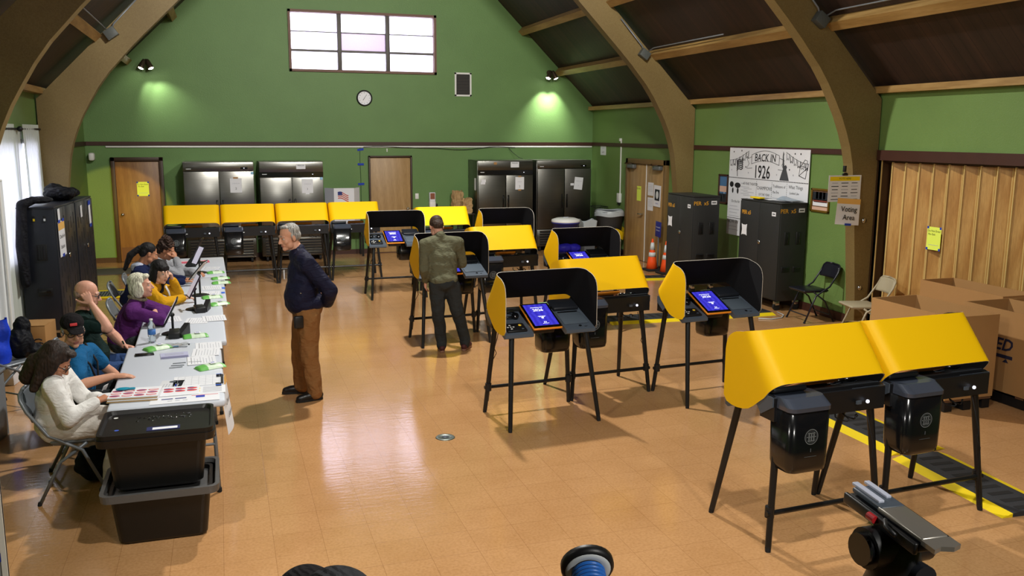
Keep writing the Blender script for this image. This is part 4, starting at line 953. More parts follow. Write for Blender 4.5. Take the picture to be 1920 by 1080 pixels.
def fl(u, v): a = u * 10; return (.0 + .24 * u * (.55 + .45 * v) , -.03 + .05 * math.sin(a) * (.4 + .6 * v), 1.95 - 1.35 * v - .12 * (1 - u) * v)
vs = [fl(i / 26, j / 24) for i in range(27) for j in range(25)]
for i in range(26):
    for j in range(24):
        blue = j < 11; star = blue and (i % 4 == 1) and (j % 3 == 1)
        m = (M_FW if star else M_BLUE) if blue else (M_RED if (i // 2) % 2 == 0 else M_FW)
        b.add([vs[i * 25 + j], vs[(i + 1) * 25 + j], vs[(i + 1) * 25 + j + 1], vs[i * 25 + j + 1]], [(0, 1, 2, 3)], m, smooth=True)
b.build('flag_cloth', t, fixn=False)
t = thing('drape', 'white cloth drape hanging behind the flag at the left edge', 'drape', (0, 0, 0))
b = MB(); b.grid(lambda u, v: (-2.42 + .16 * u + .02 * math.sin(u * 20), 10.4 + .35 * u + .02 * math.sin(u * 14 + v), 2.05 - 1.75 * v), 30, 8, mat('white_cloth', (222, 228, 232), .85)); b.build('cloth', t, fixn=False)
b = MB(); b.tube([(-2.45, 10.38, 2.06), (-2.25, 10.77, 2.06)], .012, M_WHITE); b.cyl((-2.43, 10.42, 0), (-2.43, 10.42, 2.06), .012, M_WHITE); b.cyl((-2.27, 10.73, 0), (-2.27, 10.73, 2.06), .012, M_WHITE); b.build('stand', t)
# ---------------------------------------------------------------- right wall things
t = thing('poster', 'large white Back In 1926 poster on the right wall', 'poster', (XR, 12.1, 1.64))
PM = facing_left(-.026, 0, 0); W_, H_ = 2.16, 1.45
b = MB(); b.box((0, 0, .004), (W_, H_, .006), M_PAPER, M=PM); b.build('sheet', t)
def pt(x, y): return PM @ TR(x, y, .0085)
for (tx, x, y, s_) in (('BACK IN', -.05, .575, .165), ('1926', -.12, .345, .29), ('AT THE THEATER', -.43, .15, .06), ('CHAMPIONS', -.03, .10, .08), ('OF THE YEAR', -.03, .0, .055), ('Trailblazers of', .36, .15, .062), ('the Era', .28, .06, .062), ('What Things', .78, .16, .075), ('Looked Like', .75, .07, .052), ('On the Air', -.84, -.16, .065), ('NOW IN', -.9, -.5, .09)): b = MB(); b.text(tx, s_, M_INK, pt(x, y), sx=.78 if s_ > .2 else .9, bold=.012 if s_ > .1 else 0, shear=.1 if tx == 'BACK IN' else 0); b.build('lettering', t)
b = MB()
def band(x0, x1, y, r): b.tube([(x0 + (x1 - x0) * k / 12, y + r * math.sin(math.pi * k / 12), .008) for k in range(13)], .004, M_INK, 4, M=PM)
band(-.42, .33, .62, .07); band(-.42, .33, .475, .06)
for x in (-.42, .33): s_ = 1 if x > 0 else -1; b.tube([(x, .62, .008), (x, .475, .008)], .004, M_INK, 4, M=PM); b.tube([(x, .59, .008), (x + s_ * .13, .55, .008), (x + s_ * .07, .48, .008), (x + s_ * .13, .40, .008), (x - s_ * .02, .41, .008)], .004, M_INK, 4, M=PM)
for x0, x1 in ((-1.06, -.5), (.5, 1.06)):
    ph = math.pi / 2 if x0 < 0 else 0; yb = lambda f: .68 - .16 * math.sin(math.pi * f / 2 + ph)
    b.tube([(x0 + (x1 - x0) * k / 10, yb(k / 10), .008) for k in range(11)], .004, M_INK, 4, M=PM)
    for k in range(6):
        f = (k + .5) / 6; x = x0 + (x1 - x0) * f; b.tube([(x - .035, yb(f), .008), (x - .02, yb(f) - .1, .008), (x, yb(f) - .07, .008), (x + .025, yb(f) - .1, .008), (x + .035, yb(f), .008)], .006 if k % 2 else .004, M_INK, 4, M=PM)
for k in range(6): b.tube([(-.84 + .035 * i, .5 - .03 * k + .02 * math.sin(i * 1.2) + .012 * i, .008) for i in range(6)], .009, M_INK, 4, M=PM)
b.tube([(-.85, .54, .008), (-.82, .26, .008)], .006, M_INK, 4, M=PM)
for (x, y) in ((-.95, .66), (-.72, .68), (-.58, .42), (.86, .66), (.6, .42), (.7, .34), (-1.0, .36), (.28, .33), (-.5, .33), (.72, .66)): b.disc(.014, M_GREYINK if y < .4 else M_INK, pt(x, y), 10)
b.prism([(.36, .25), (.60, .25), (.55, .36), (.52, .42), (.535, .455), (.50, .49), (.47, .47), (.455, .52), (.44, .62), (.45, .65), (.425, .69), (.415, .62), (.42, .49), (.435, .42), (.40, .35)], .002, mat('poster_grey', (70, 72, 76), .8), PM @ TR(0, 0, .0075))
b.tube([(.84, .34, .008), (1.0, .30, .008), (1.03, .46, .008), (.87, .49, .008), (.84, .34, .008), (1.03, .46, .008)], .006, M_INK, 4, M=PM); b.tube([(.9, .5, .008), (.97, .58, .008), (1.03, .56, .008), (1.0, .48, .008)], .005, M_INK, 4, M=PM)
for k in range(54): b.box((-1.06 + .04 * k, .235, .008), (.028, .012, .001), M_INK, M=PM)
for x in (-.25, .17, .56): [b.box((x, .2 - .03 * k, .008), (.006, .018, .001), M_INK, M=PM) for k in range(14)]
b.ball((-.98, .12, .008), .06, M_INK, PM, (1, .8, .02)); b.ball((-.94, .02, .008), .035, M_INK, PM, (.7, 1.3, .02)); b.ball((-.8, .11, .008), .075, M_INK, PM, (1.2, .6, .02)); b.ball((-.79, .02, .008), .035, M_INK, PM, (.8, 1.4, .02))
for x0, w, y0, n in ((-.62, .3, .07, 9), (.2, .3, -.03, 8), (.62, .3, -.02, 8), (-1.02, .3, -.24, 4), (-.2, .34, -.07, 7), (-1.02, .3, -.58, 2), (-.7, .25, .15, 4)): [b.box((x0 + w / 2 * (.8 + .2 * (k % 2)), y0 - .055 * k, .008), (w * (.8 + .2 * (k % 2)), .008, .001), M_GREYINK, M=PM) for k in range(n)]
b.box((-.83, -.44, .008), (.5, .008, .001), M_INK, M=PM); b.build('drawings', t)
PM = facing_left(0, 0, 0)
def picture(label, y, z, w, h, fr, cells, name='framed_picture'):
    t = thing(name, label, 'picture', (XR, y, z)); b = MB()
    for s in (-1, 1): b.box((s * (w / 2 - .015), 0, .012), (.03, h, .024), fr, .004, M=PM); b.box((0, s * (h / 2 - .015), .012), (w, .03, .024), fr, .004, M=PM)
    b.build('frame', t); b = MB(); b.box((0, 0, .004), (w - .03, h - .03, .006), cells[0], M=PM)
    for (x, yy, ww, hh, m) in cells[1:]: b.box((x, yy, .0078), (ww, hh, .0012), m, M=PM)
    b.build('print', t)
M_SKYB = mat('print_sky', (70, 110, 150), .6); M_DUSK = mat('print_dusk', (206, 170, 150), .6); M_DK = mat('print_dark', (30, 34, 40), .6); M_GLD = mat('gilt_frame', (120, 92, 30), .4, metal=.4)
picture('framed photograph of a dusk sky left of the poster', 13.38, 1.66, .3, .5, M_TRIM, [M_SKYB, (0, 0, .27, .1, M_DUSK), (0, -.16, .27, .16, M_DK), (.03, -.1, .012, .1, M_PAPER), (-.05, -.16, .02, .1, M_PAPER)])
picture('small gilt framed picture right of the poster', 10.76, 1.65, .42, .34, M_GLD, [mat('print_brown', (112, 82, 60), .6), (0, .06, .36, .12, M_DK), (-.08, .07, .05, .1, M_DUSK), (0, .07, .06, .1, M_SKYB), (.08, .07, .05, .1, M_DUSK), (0, -.05, .34, .06, M_PAPER), (0, -.01, .3, .04, mat('print_red', (128, 60, 50), .6)), (0, -.12, .36, .05, M_DUSK)])
note('wall_notice', 'small white notice on the right wall near the rear corner', 'notice', .3, .2, facing_left(XR, 18.5, 2.215) @ Matrix.Rotation(R(0), 4, 'Z'), [('NOTICE', .04, 0, .05, M_GREYINK), ('SAFETY', .04, 0, -.04, M_INK)])
t = thing('wall_conduit', 'white conduit with a socket box on the right wall left of the double door', 'conduit', (XR, 17.54, 0)); b = MB(); b.box((-.012, 0, 1.83), (.02, .025, 1.2), M_WHITE); b.box((-.02, .02, 2.46), (.04, .07, .06), M_WHITE, .005); b.build('raceway', t); b = MB(); b.box((-.03, 0, 1.22), (.06, .13, .2), M_WHITE, .006); b.box((-.03, 0, 1.1), (.04, .06, .05), M_BLACK); b.build('socket_box', t)
note('neon_notice', 'neon yellow notice on the double door', 'notice', .19, .3, facing_left(XR - .043, 16.55, 1.38), [('Do Not', .05, -.01, .1, M_INK)], m=M_NEON)
note('paper_notice', 'upper white paper on the double door', 'notice', .24, .26, facing_left(XR - .043, 16.03, 1.5), [], extra=lambda b, M: [b.box((0, .08 - .03 * k, 0), (.18, .006, .0006), M_GREYINK, M=M) for k in range(5)], group='white papers on the double door')
note('paper_notice', 'lower white paper on the double door', 'notice', .24, .26, facing_left(XR - .043, 16.03, 1.2), [], extra=lambda b, M: [b.box((0, .08 - .03 * k, 0), (.18, .006, .0006), M_GREYINK, M=M) for k in range(5)], group='white papers on the double door')
note('photo_notice', 'white notice with a dark photograph on the double door', 'notice', .3, .42, facing_left(XR - .055, 15.72, 1.38, -2), [('MISSING', .03, 0, -.15, M_BTAPE)], extra=lambda b, M: [b.box((0, .02, 0), (.2, .22, .0008), M_DK, M=M), b.ball((0, .02, .001), .06, M_REFL, M, (1, 1.3, .02))])
t = thing('door_sign', 'blue sign standing behind the orange cone by the double door', 'sign', (8.0, 15.42, 0))
b = MB(); b.box((0, 0, 0), (.23, .3, .006), mat('sign_blue', (38, 44, 130), .5), .02, M=facing_left(.02, -.02, .76, -3)); b.text('Accessible', .04, M_PAPER, facing_left(.0145, -.02, .80, -3)); b.text('Entrance', .04, M_PAPER, facing_left(.0145, -.02, .74, -3)); b.build('panel', t)
b = MB(); b.cyl((.03, -.02, .02), (.03, -.02, .62), .012, M_GREYM); b.box((.03, -.02, .012), (.16, .3, .024), M_BLACK, .004); b.build('sign_stand', t)
def cone(label, loc, s=1):
    t = thing('traffic_cone', label, 'cone', loc, 0, 'orange traffic cones'); b = MB(); b.box((0, 0, .02), (.36 * s, .36 * s, .04), M_RUBBER, .012); b.build('base', t)
    r = lambda z: .135 - .115 * z / .7
    b = MB(); b.lathe([(r(z) * s, (.04 + z) * s) for z in (0, .2, .4, .6, .7)] + [(.018 * s, .745 * s), (0, .748 * s)], M_CORANGE, n=28); b.build('cone_body', t)
    for z0, z1 in ((.29, .39), (.45, .62)): b = MB(); b.lathe([((r(z0) + .003) * s, (.04 + z0) * s), ((r(z1) + .003) * s, (.04 + z1) * s)], M_REFL, n=28); b.build('reflective_band', t)
cone('orange traffic cone with two white bands in front of the double door', (7.78, 15.15, 0), .82); cone('second orange traffic cone half hidden behind the charcoal cabinet', (7.85, 14.72, 0), .82)
# signs on the near arch
note('vote_here_sign', 'white Vote Here sign with a yellow header on the right arch', 'sign', .5, .34, facing_cam(7.655, 9.59, 1.9) , [('VOTE HERE', .036, 0, .125, M_INK)], extra=lambda b, M: [b.box((0, .125, -.0006), (.46, .055, .0009), M_PYEL, M=M)] + [b.box((-.15 + .15 * c, .07 - .042 * r_, 0), (.09 + .02 * ((c + r_) % 2), .009, .0006), M_INK if (r_ + c) % 3 else M_GREYINK, M=M) for c in range(3) for r_ in range(6)])
b = MB(); b.tube([(7.61, 9.585, 2.07), (7.63, 9.575, 2.1), (7.66, 9.575, 2.1), (7.68, 9.585, 2.07)], .006, M_BLACK); b.box((7.645, 9.583, 2.08), (.08, .02, .03), M_BLACK, .004); b.box((7.655, 9.61, 2.15), (.03, .04, .08), M_BLACK, .004); tag(b.build('hanging_clip'), 'black clip holding the Vote Here sign on the arch', 'clip')
b = MB(); VM = facing_cam(7.71, 9.575, 1.6, -4)
b.grid(lambda u, v: (-.18 + .36 * u, .17 - .34 * v, .012 + .03 * math.sin(u * 2.5) * v * v), 10, 8, M_PAPER, VM); b.grid(lambda u, v: (-.18 + .36 * u, .17 - .07 * v, .014), 4, 2, mat('sign_orange', (226, 178, 96), .7), VM); b.text('Voting', .095, M_INK, VM @ TR(0, .03, .034), bold=.01); b.text('Area', .095, M_INK, VM @ TR(0, -.075, .045), bold=.01); b.box((0, -.165, .044), (.1, .03, .001), M_BTAPE, M=VM)
tag(b.build('voting_area_sign', fixn=False), 'white Voting Area paper sign below the Vote Here sign', 'sign')
for x, z, lab in ((8.02, 1.47, 'upper'), (8.03, .57, 'lower')):
    b = MB(); b.lathe([(.03, 0), (.035, .012), (.03, .03), (0, .035)], M_CHROME, TR(x, 9.634, z, rx=90), 16); tag(b.build('arch_bolt'), '%s steel bolt on the right arch beside the folding partition' % lab, 'bolt', 'steel arch bolts')
# junction boxes with conduit on arches
for (x, y, z, lab) in ((7.1, 14.36, 3.95, 'grey junction box on the far right arch'), (7.12, 9.57, 3.98, 'grey junction box on the near right arch'), (-1.42, 14.36, 3.98, 'grey junction box on the left arch')):
    t = thing('junction_box', lab, 'junction box', (x, y, z), 0, 'junction boxes on the arches'); s_ = 1 if x > XC else -1
    b = MB(); b.box((0, 0, 0), (.17, .11, .14), mat('junction_grey', (74, 78, 76), .5), .006, M=Matrix.Rotation(R(35 * s_), 4, 'Y')); b.build('box', t)
    b = MB(); b.tube([(0, .02, .05), (s_ * -.05, .0, .14), (s_ * -.45, .02, .6 - .02)], .012, M_GREYM, 6); b.tube([(s_ * .05, -.02, .04), (s_ * .1, -.15, .1), (s_ * .1, -1.2, .1), (s_ * .1, -2.4, .1)], .01, M_GREYM, 6); b.build('conduit', t)
# ---------------------------------------------------------------- folding chairs
def fold_chair(name, label, loc, rz, m, group=None, seat_m=None):
    """local: sitter faces +y"""
    t = thing(name, label, 'chair', loc, rz, group)
    b = MB(); b.box((0, .02, .445), (.40, .39, .03), seat_m or m, .014); b.box((0, .02, .43), (.37, .36, .02), m, .006); b.build('seat', t)
    b = MB(); b.grid(lambda u, v: (-.19 + .38 * u, -.275 - .055 * v + .03 * (1 - (2 * u - 1) ** 2) * -1, .60 + .19 * v - .04 * v * abs(2 * u - 1) ** 4), 14, 8, m); bk = b.build('backrest', t, fixn=False)
    so = bk.modifiers.new('s', 'SOLIDIFY'); so.thickness = .012
    for s in (-1, 1):
        b = MB(); b.tube([(s * .225, .2, .0), (s * .212, .03, .38), (s * .205, -.18, .5), (s * .2, -.3, .68), (s * .19, -.335, .76), (s * .15, -.345, .79), (0, -.35, .80)], .0125, m, 10); b.cyl((s * .2255, .2005, 0), (s * .2245, .194, .025), .016, M_RUBBER, n=10); b.build('front_leg', t)
        b = MB(); b.tube([(s * .2, .06, .43), (s * .2, -.12, .3), (s * .205, -.27, 0)], .0115, m, 10); b.cyl((s * .205, -.27, 0), (s * .205, -.264, .025), .015, M_RUBBER, n=10); b.build('rear_leg', t)
    b = MB(); b.cyl((-.22, .155, .1), (.22, .155, .1), .009, m, n=8); b.build('front_rung', t)
    b = MB(); b.cyl((-.2, -.215, .1), (.2, -.215, .1), .009, m, n=8); b.build('rear_rung', t)
    return t
fold_chair('folding_chair', 'black metal folding chair beside the charcoal cabinet', (7.8, 10.36, 0), 86, M_BLKM)
fold_chair('folding_chair', 'beige metal folding chair in front of the right arch', (7.7, 9.17, 0), 76, M_BEIGM)
# ---------------------------------------------------------------- pallet boxes
def gaylord(label, x0, x1, y0, y1, h, text=None):
    t = thing('cardboard_box', label, 'box', ((x0 + x1) / 2, (y0 + y1) / 2, 0), 0, 'large open cardboard boxes on pallets'); w, d = x1 - x0, y1 - y0
    p = MB()
    for k in (-1, 0, 1): p.box((k * (w / 2 - .06), 0, .05), (.09, d - .02, .09), M_BLACK)
    for k in range(5): p.box((0, (k - 2) * (d - .1) / 4, .107), (w - .02, .09, .022), mat('pallet_wood', (96, 66, 42), .8))
    p.build('pallet', t)
    b = MB()
    for s in (-1, 1):
        b.box((s * (w / 2 - .006), 0, (h + .12) / 2), (.012, d, h - .12), M_CARD); b.box((0, s * (d / 2 - .006), (h + .12) / 2), (w - .024, .012, h - .12), M_CARD)
    b.box((0, 0, .128), (w - .02, d - .02, .012), M_CARDIN); b.build('carton', t)
    if text:
        b = MB(); F = facing_left(-w / 2 - .0015, .02, .58); M_NAVY = mat('navy_print', (30, 32, 58), .7)
        b.text('SPEED', .165, M_NAVY, F @ TR(-.33, 0, 0), bold=.025, shear=.25); b.text('PACK', .15, M_NAVY, F @ TR(.22, -.01, 0)); b.build('printed_logo', t); b = MB(); b.box((-.2, -.11, 0), (.22, .034, .001), M_NAVY, M=F); b.prism([(-.2, -.165), (-.13, -.165), (-.16, -.127)], .001, M_NAVY, F); b.build('printed_symbol', t)
    return t
gaylord('open cardboard box nearest the beige folding chair', 6.36, 6.93, 6.35, 7.42, .92)
gaylord('open cardboard box against the folding partition, farther row', 7.72, 8.2, 7.06, 8.22, .92)
gaylord('open cardboard box with SPEED PACK printed on its side', 7.13, 7.7, 5.5, 6.97, .92, True)
gaylord('open cardboard box against the folding partition at the right frame edge', 7.72, 8.2, 5.8, 7.04, .9)
# ---------------------------------------------------------------- cable ramps, floor plate, mats
def ramp_seg(label, loc, rz, L, w=.5, group='black and yellow cable ramps'):
    t = thing('cable_ramp', label, 'cable ramp', loc, rz, group); b = MB()
    M = Matrix(((1, 0, 0, 0), (0, 0, 1, -L / 2), (0, 1, 0, 0), (0, 0, 0, 1)))
    b.prism([(-w * .33, 0), (w * .33, 0), (w * .33, .026), (w * .2, .034), (-w * .2, .034), (-w * .33, .026)], L, M_RAMP, M)
    for k in range(int(L / .12)): b.box((0, -L / 2 + .06 + .12 * k, .0345), (w * .36, .05, .002), M_RUBBER)
    b.build('tread', t)
    for s in (-1, 1): b = MB(); b.prism([(s * w * .33, 0), (s * w * .5, 0), (s * w * .33, .027)], L, M_PYEL, M); b.build('yellow_edge', t)
ramp_seg('black and yellow cable ramp on the floor behind the front pair of booths', (5.36, 6.25, 0), 0, 1.35, .56)
ramp_seg('black and yellow cable ramp nearest the camera by the right frame edge', (5.26, 4.92, 0), -4, 1.15, .52)
ramp_seg('cable ramp just right of the nearest one, cut by the right frame edge', (6.42, 4.95, 0), -75, .7, .5)
ramp_seg('cable ramp running across behind the third row of booths', (5.75, 11.1, 0), 88, 1.5, .6)
ramp_seg('cable ramp ending beside the charcoal cabinet with papers', (7.0, 11.05, 0), 90, 1.1, .6)
ramp_seg('cable ramp in front of the orange cones', (7.05, 14.35, 0), 84, 1.1, .5)
t = thing('floor_plate', 'round metal outlet cover in the middle of the floor', 'floor plate', (1.72, 7.09, 0)); b = MB(); b.lathe([(0, .004), (.055, .004), (.058, .006), (.078, .006), (.085, 0)], mat('dull_brass', (120, 128, 122), .35, metal=.6), n=32); b.build('cover', t); b = MB(); b.lathe([(.0, .007), (.03, .007), (.03, .0065)], M_SLATE, n=20); b.build('cap', t)
t = thing('floor_grate', 'floor mat with grey ribs between yellow edges on the left', 'mat', (-1.72, 15.25, 0), 0); b = MB(); b.box((0, 0, .012), (1.3, .5, .024), M_RAMP)
for k in range(30): b.box((-.62 + .043 * k, 0, .026), (.02, .48, .006), M_GREYM)
b.build('ribbed_mat', t)
for s in (-1, 1): b = MB(); b.box((0, s * .3, .014), (1.3, .1, .028), M_PYEL, .01); b.build('yellow_edge', t)
b = MB(); b.box((-1.6, 17.85, .006), (1.7, .75, .012), mat('grey_mat', (98, 94, 84), .8, var=.1), .004); tag(b.build('floor_mat'), 'flat grey floor mat in front of the dark rear door', 'mat')
b = MB(); b.tube([(7.68, 10.92, .01), (7.64, 10.7, .01), (7.5, 10.55, .01), (7.3, 10.5, .01), (7.15, 10.6, .01)], .008, M_REFL, 6); tag(b.build('power_cord'), 'pale power cord on the floor under the charcoal cabinet', 'cord')
# ---------------------------------------------------------------- check-in tables
def ftable(label, loc, rz=0):
    t = thing('folding_table', label, 'table', loc, rz, 'white folding tables in a row'); W_, L = .77, 1.86
    b = MB(); b.box((0, 0, .7), (W_, L, .055), M_TABLE, .02, seg=3); b.build('tabletop', t)
    for sy in (-1, 1):
        for sx in (-1, 1):
            b = MB(); b.tube([(sx * .28, sy * .72, .68), (sx * .3, sy * .78, .4), (sx * .31, sy * .8, 0)], .014, M_GREYM, 8); b.cyl((sx * .31, sy * .8, 0), (sx * .31, sy * .8, .03), .018, M_RUBBER, n=10); b.build('leg', t)
        b = MB(); b.cyl((-.3, sy * .785, .36), (.3, sy * .785, .36), .011, M_GREYM, n=8); b.build('cross_rail', t)
TX = -.43
for y, dx, lab in ((7.24, -.02, 'white folding table nearest the camera, behind the black totes'), (9.12, 0, 'second white folding table from the camera with a water bottle and tablet stand'), (11.0, .02, 'third white folding table from the camera'), (12.98, .03, 'white folding table farthest from the camera in the check-in row')): ftable(lab, (TX + dx, y, 0), 1)
TZ = .7285
def flat(name, label, cat, x, y, w, h, rz, m=M_PAPER, fn=None, thick=.002, dz=0, group=None):
    b = MB(); M = TR(x, y, TZ + dz, rz=rz); b.box((0, 0, thick / 2), (w, h, thick), m, M=M)
    if fn: fn(b, M @ TR(0, 0, thick + .0006))
    return tag(b.build(name), label, cat, group)
def lines(w, h, n, m=M_GREYINK, hd=True):
    def f(b, M):
        for k in range(n): b.box((-w * .06 * (k % 3), h * .36 - h * .74 * k / max(1, n - 1), 0), (w * (.8 - .12 * (k % 3)), h * .018, .0006), M_GREYINK if not (hd and k == 0) else mat('soft_ink', (90, 92, 98), .8), M=M)
    return f
# sheets read from the visitors' side (+x): rotated 90
SH = [('white form beside the purple grey leaflet on the first table', -.2, 7.78, -2, .003), ('white form behind the front green wipes pack', -.23, 7.50, 3, .003), ('white sheet with bold headings at the rear end of the first table', -.18, 8.02, 2, .0),
      ('white form at the middle of the second table', -.3, 9.16, -6, 0), ('white form near the right edge of the second table', -.14, 9.22, 4, .003), ('white sheet under the elbow side of the third table', -.55, 10.25, 10, 0), ('white form in the middle of the third table', -.2, 10.72, -3, 0), ('white form with blue tag on the third table', -.18, 11.12, 4, 0),
      ('white sheet on the fourth table near the black stand', -.5, 12.2, 5, 0), ('white sheet at the right side of the fourth table', -.2, 12.75, -8, 0), ('white sheet left on the far end of the fourth table', -.55, 12.7, 12, 0), ('white form on the left edge of the second table', -.57, 9.3, 8, 0)]
for lab, x, y, rz, dz in SH: flat('paper_form', lab, 'paper', x, y, .28, .22, 90 + rz, fn=lines(.28, .22, 8), dz=dz, group='paper forms on the check-in tables')
flat('leaflet', 'purple grey folded leaflet on the first table', 'leaflet', -.45, 7.74, .22, .2, 5, mat('lavender', (176, 178, 206), .8), lambda b, M: [b.box((0, -.07, .002), (.21, .05, .001), mat('lavender_dark', (118, 118, 150), .8), M=M)] + [b.box((0, .06 - .025 * k, .0), (.15, .006, .0006), M_GREYINK, M=M) for k in range(3)], .004)
for k, (x, y, rz) in enumerate(((-.4, 7.45, 8), (-.41, 7.38, -5), (-.42, 7.31, 12), (-.28, 7.46, -10))): b = MB(); b.cyl((x - .05, y, TZ + .004), (x + .05, y + .01 * rz / 10, TZ + .004), .0035, M_GREYM, n=8); tag(b.build('pen'), 'thin pen lying on the first table beside the leaflet', 'pen', 'pens on the first table')
M_GRN = mat('green_wipes', (104, 180, 84), .4, bump=.3, bscale=30); M_GRNW = mat('wipes_clear_print', (206, 226, 200), .4, bump=.3, bscale=30)
def wipes(label, x, y, rz, s=1):
    t = thing('wipes_pack', label, 'wipes pack', (x, y, TZ), rz, 'green packs of wipes')
    def pf(m, x0, x1, nm):
        b = MB(); q = lambda u, v, top: ((x0 + (x1 - x0) * u) * s, (-.065 + .13 * v) * s, (.002 + (.03 * (math.sin(math.pi * (x0 + (x1 - x0) * u + .11) / .22) ** .22 if 0 < (x0 + (x1 - x0) * u + .11) / .22 < 1 else 0) * (math.sin(math.pi * v) ** .3 if 0 < v < 1 else 0)) * top) * s)
        b.grid(lambda u, v: q(u, v, 1), 10, 9, m); b.grid(lambda u, v: q(u, v, 0), 10, 9, m); return b.build(nm, t)
    pf(M_GRN, -.11, -.04, 'green_end'); pf(M_GRNW, -.04, .08, 'clear_middle'); pf(M_GRN, .08, .11, 'green_end')
    b = MB(); b.box((.02 * s, 0, .04 * s), (.05 * s, .06 * s, .004), M_PAPER, .002); b.box((.02 * s, 0, .0425 * s), (.03 * s, .012 * s, .001), M_BTAPE); b.build('flap', t)
for lab, x, y, rz in (('green wipes pack beside the phone and water bottle', -.6, 8.03, 30), ('green wipes pack right of the nearest black tablet stand', -.3, 8.42, 10), ('green wipes pack on the right edge of the first table', -.16, 7.24, 25), ('green wipes pack on the third table near its front end', -.17, 10.42, 12), ('green wipes pack at the right corner of the third table', -.1, 9.98, 30), ('green wipes pack on the third table, rear right', -.07, 11.42, 8), ('green wipes pack just behind another on the rear right', -.08, 11.78, 14), ('green wipes pack on the front of the farthest table', -.14, 12.3, 10)): wipes(lab, x, y, rz)
t = thing('water_bottle', 'clear plastic water bottle with a blue label at the front of the second table', 'bottle', (-.66, 8.3, TZ))
b = MB(); b.lathe([(0, .004), (.028, .0), (.033, .01), (.033, .05), (.031, .055), (.033, .06), (.033, .125), (.031, .13), (.033, .14), (.028, .165), (.014, .188), (.013, .2), (0, .2)], M_WATER, n=24); b.build('bottle_body', t)
b = MB(); b.lathe([(.0338, .075), (.0338, .12)], mat('bottle_label', (60, 116, 190), .5), n=24); b.build('bottle_label', t); b = MB(); b.lathe([(0, .2), (.015, .2), (.015, .215), (0, .216)], M_WHITE, n=18); b.build('bottle_cap', t)
b = MB(); b.box((-.69, 7.83, TZ + .006), (.15, .075, .012), M_BLACKG, .005, rz=8); tag(b.build('phone'), 'black phone lying on the first table beside a wipes pack', 'phone')
def tabstand(label, x, y, rz, back=M_PAPER, dock=True, h=.18, tilt=62):
    t = thing('tablet_stand', label, 'tablet stand', (x, y, TZ), rz, 'tablets on stands'); b = MB(); b.lathe([(0, .016), (.07, .016), (.1, .008), (.105, 0), (0, 0)], M_BLACK, n=28); b.build('base', t)
    b = MB(); b.cyl((0, 0, .01), (0, 0, h), .011, M_BLACK); b.ball((0, 0, h), .022, M_BLACK); b.build('pole', t)
    T = TR(0, .0, h + .03, rx=tilt, rz=-90); b = MB(); b.box((0, 0, .01), (.2, .27, .012), M_BLACK, .006, M=T); tb = b.build('tablet', t)
    b = MB(); b.quad(.18, .24, mat('check_in_screen', (230, 226, 240), .3, emit=(220, 214, 236), estr=.45), T @ TR(0, 0, .0165)); b.build('screen', tb)
    b = MB(); b.box((0, 0, .002), (.185, .25, .004), back, .002, M=T); b.build('back_cover', tb)
    if dock: b = MB(); b.box((.02, -.14, .03), (.1, .2, .06), M_BLACK, .01); b.prism([(-.1, 0), (.1, 0), (.1, .1), (-.1, .04)], .05, M_BLACK, TR(.07, -.1, 0, rx=90, rz=70)); b.build('dock', t)
tabstand('nearest tablet on a black stand at the front of the second table', -.5, 8.62, 0, M_GREYM); tabstand('tablet with a purple back on a black stand at the middle of the row', -.33, 9.78, 10, mat('purple_print', (150, 112, 160), .6), True, .22); tabstand('white tablet on a black stand in front of the yellow hoodie person', -.3, 10.62, -14, M_PAPER, False, .26, 50); tabstand('tablet on a black stand near the start of the farthest table', -.34, 12.38, 20, M_BLACK, False, .2); tabstand('farthest tablet standing at the rear end of the row', -.36, 13.35, -10, M_BLACK, False, .2)
b = MB(); b.prism([(0, 0), (.16, 0), (.13, .17)], .1, M_BLACK, TR(-.56, 13.05, TZ, rx=90)); tag(b.build('ticket_printer'), 'black wedge shaped printer on the farthest table', 'printer')
flat('folder', 'pink and red folder at the far end of the farthest table', 'folder', -.44, 13.45, .42, .2, 4, mat('pink_red', (206, 92, 112), .7), lambda b, M: b.box((-.03, .07, 0), (.34, .05, .001), mat('pink_pale', (236, 190, 200), .7), M=M), .006)
for lab, x, y in (('front blue tag on the right edge of the first table', -.095, 6.98), ('second blue tag on the right edge of the first table', -.098, 6.72), ('blue tag on the right edge of the third table, front', -.05, 10.73), ('blue tag on the right edge of the third table, rear', -.045, 11.06)): flat('tape_tag', lab, 'tape', x, y, .04, .1, 1, mat('tag_blue', (52, 104, 214), .7), group='blue tape tags on the table edge')
b = MB(); b.grid(lambda u, v: (-.55 + .2 * u, 8.02 + .14 * v, TZ + .012 + .012 * math.sin(u * 9) * math.sin(v * 7)), 10, 8, M_BAGCLEAR); b.cyl((-.53, 8.08, TZ + .006), (-.4, 8.09, TZ + .006), .005, mat('pink_pen', (230, 150, 140), .5)); b.cyl((-.52, 8.06, TZ + .006), (-.43, 8.05, TZ + .006), .006, mat('teal_pen', (70, 130, 170), .5)); b.cyl((-.42, 8.1, TZ + .006), (-.34, 8.11, TZ + .006), .006, M_INK); tag(b.build('pen_bag', fixn=False), 'clear plastic bag of pens beside the water bottle', 'bag')
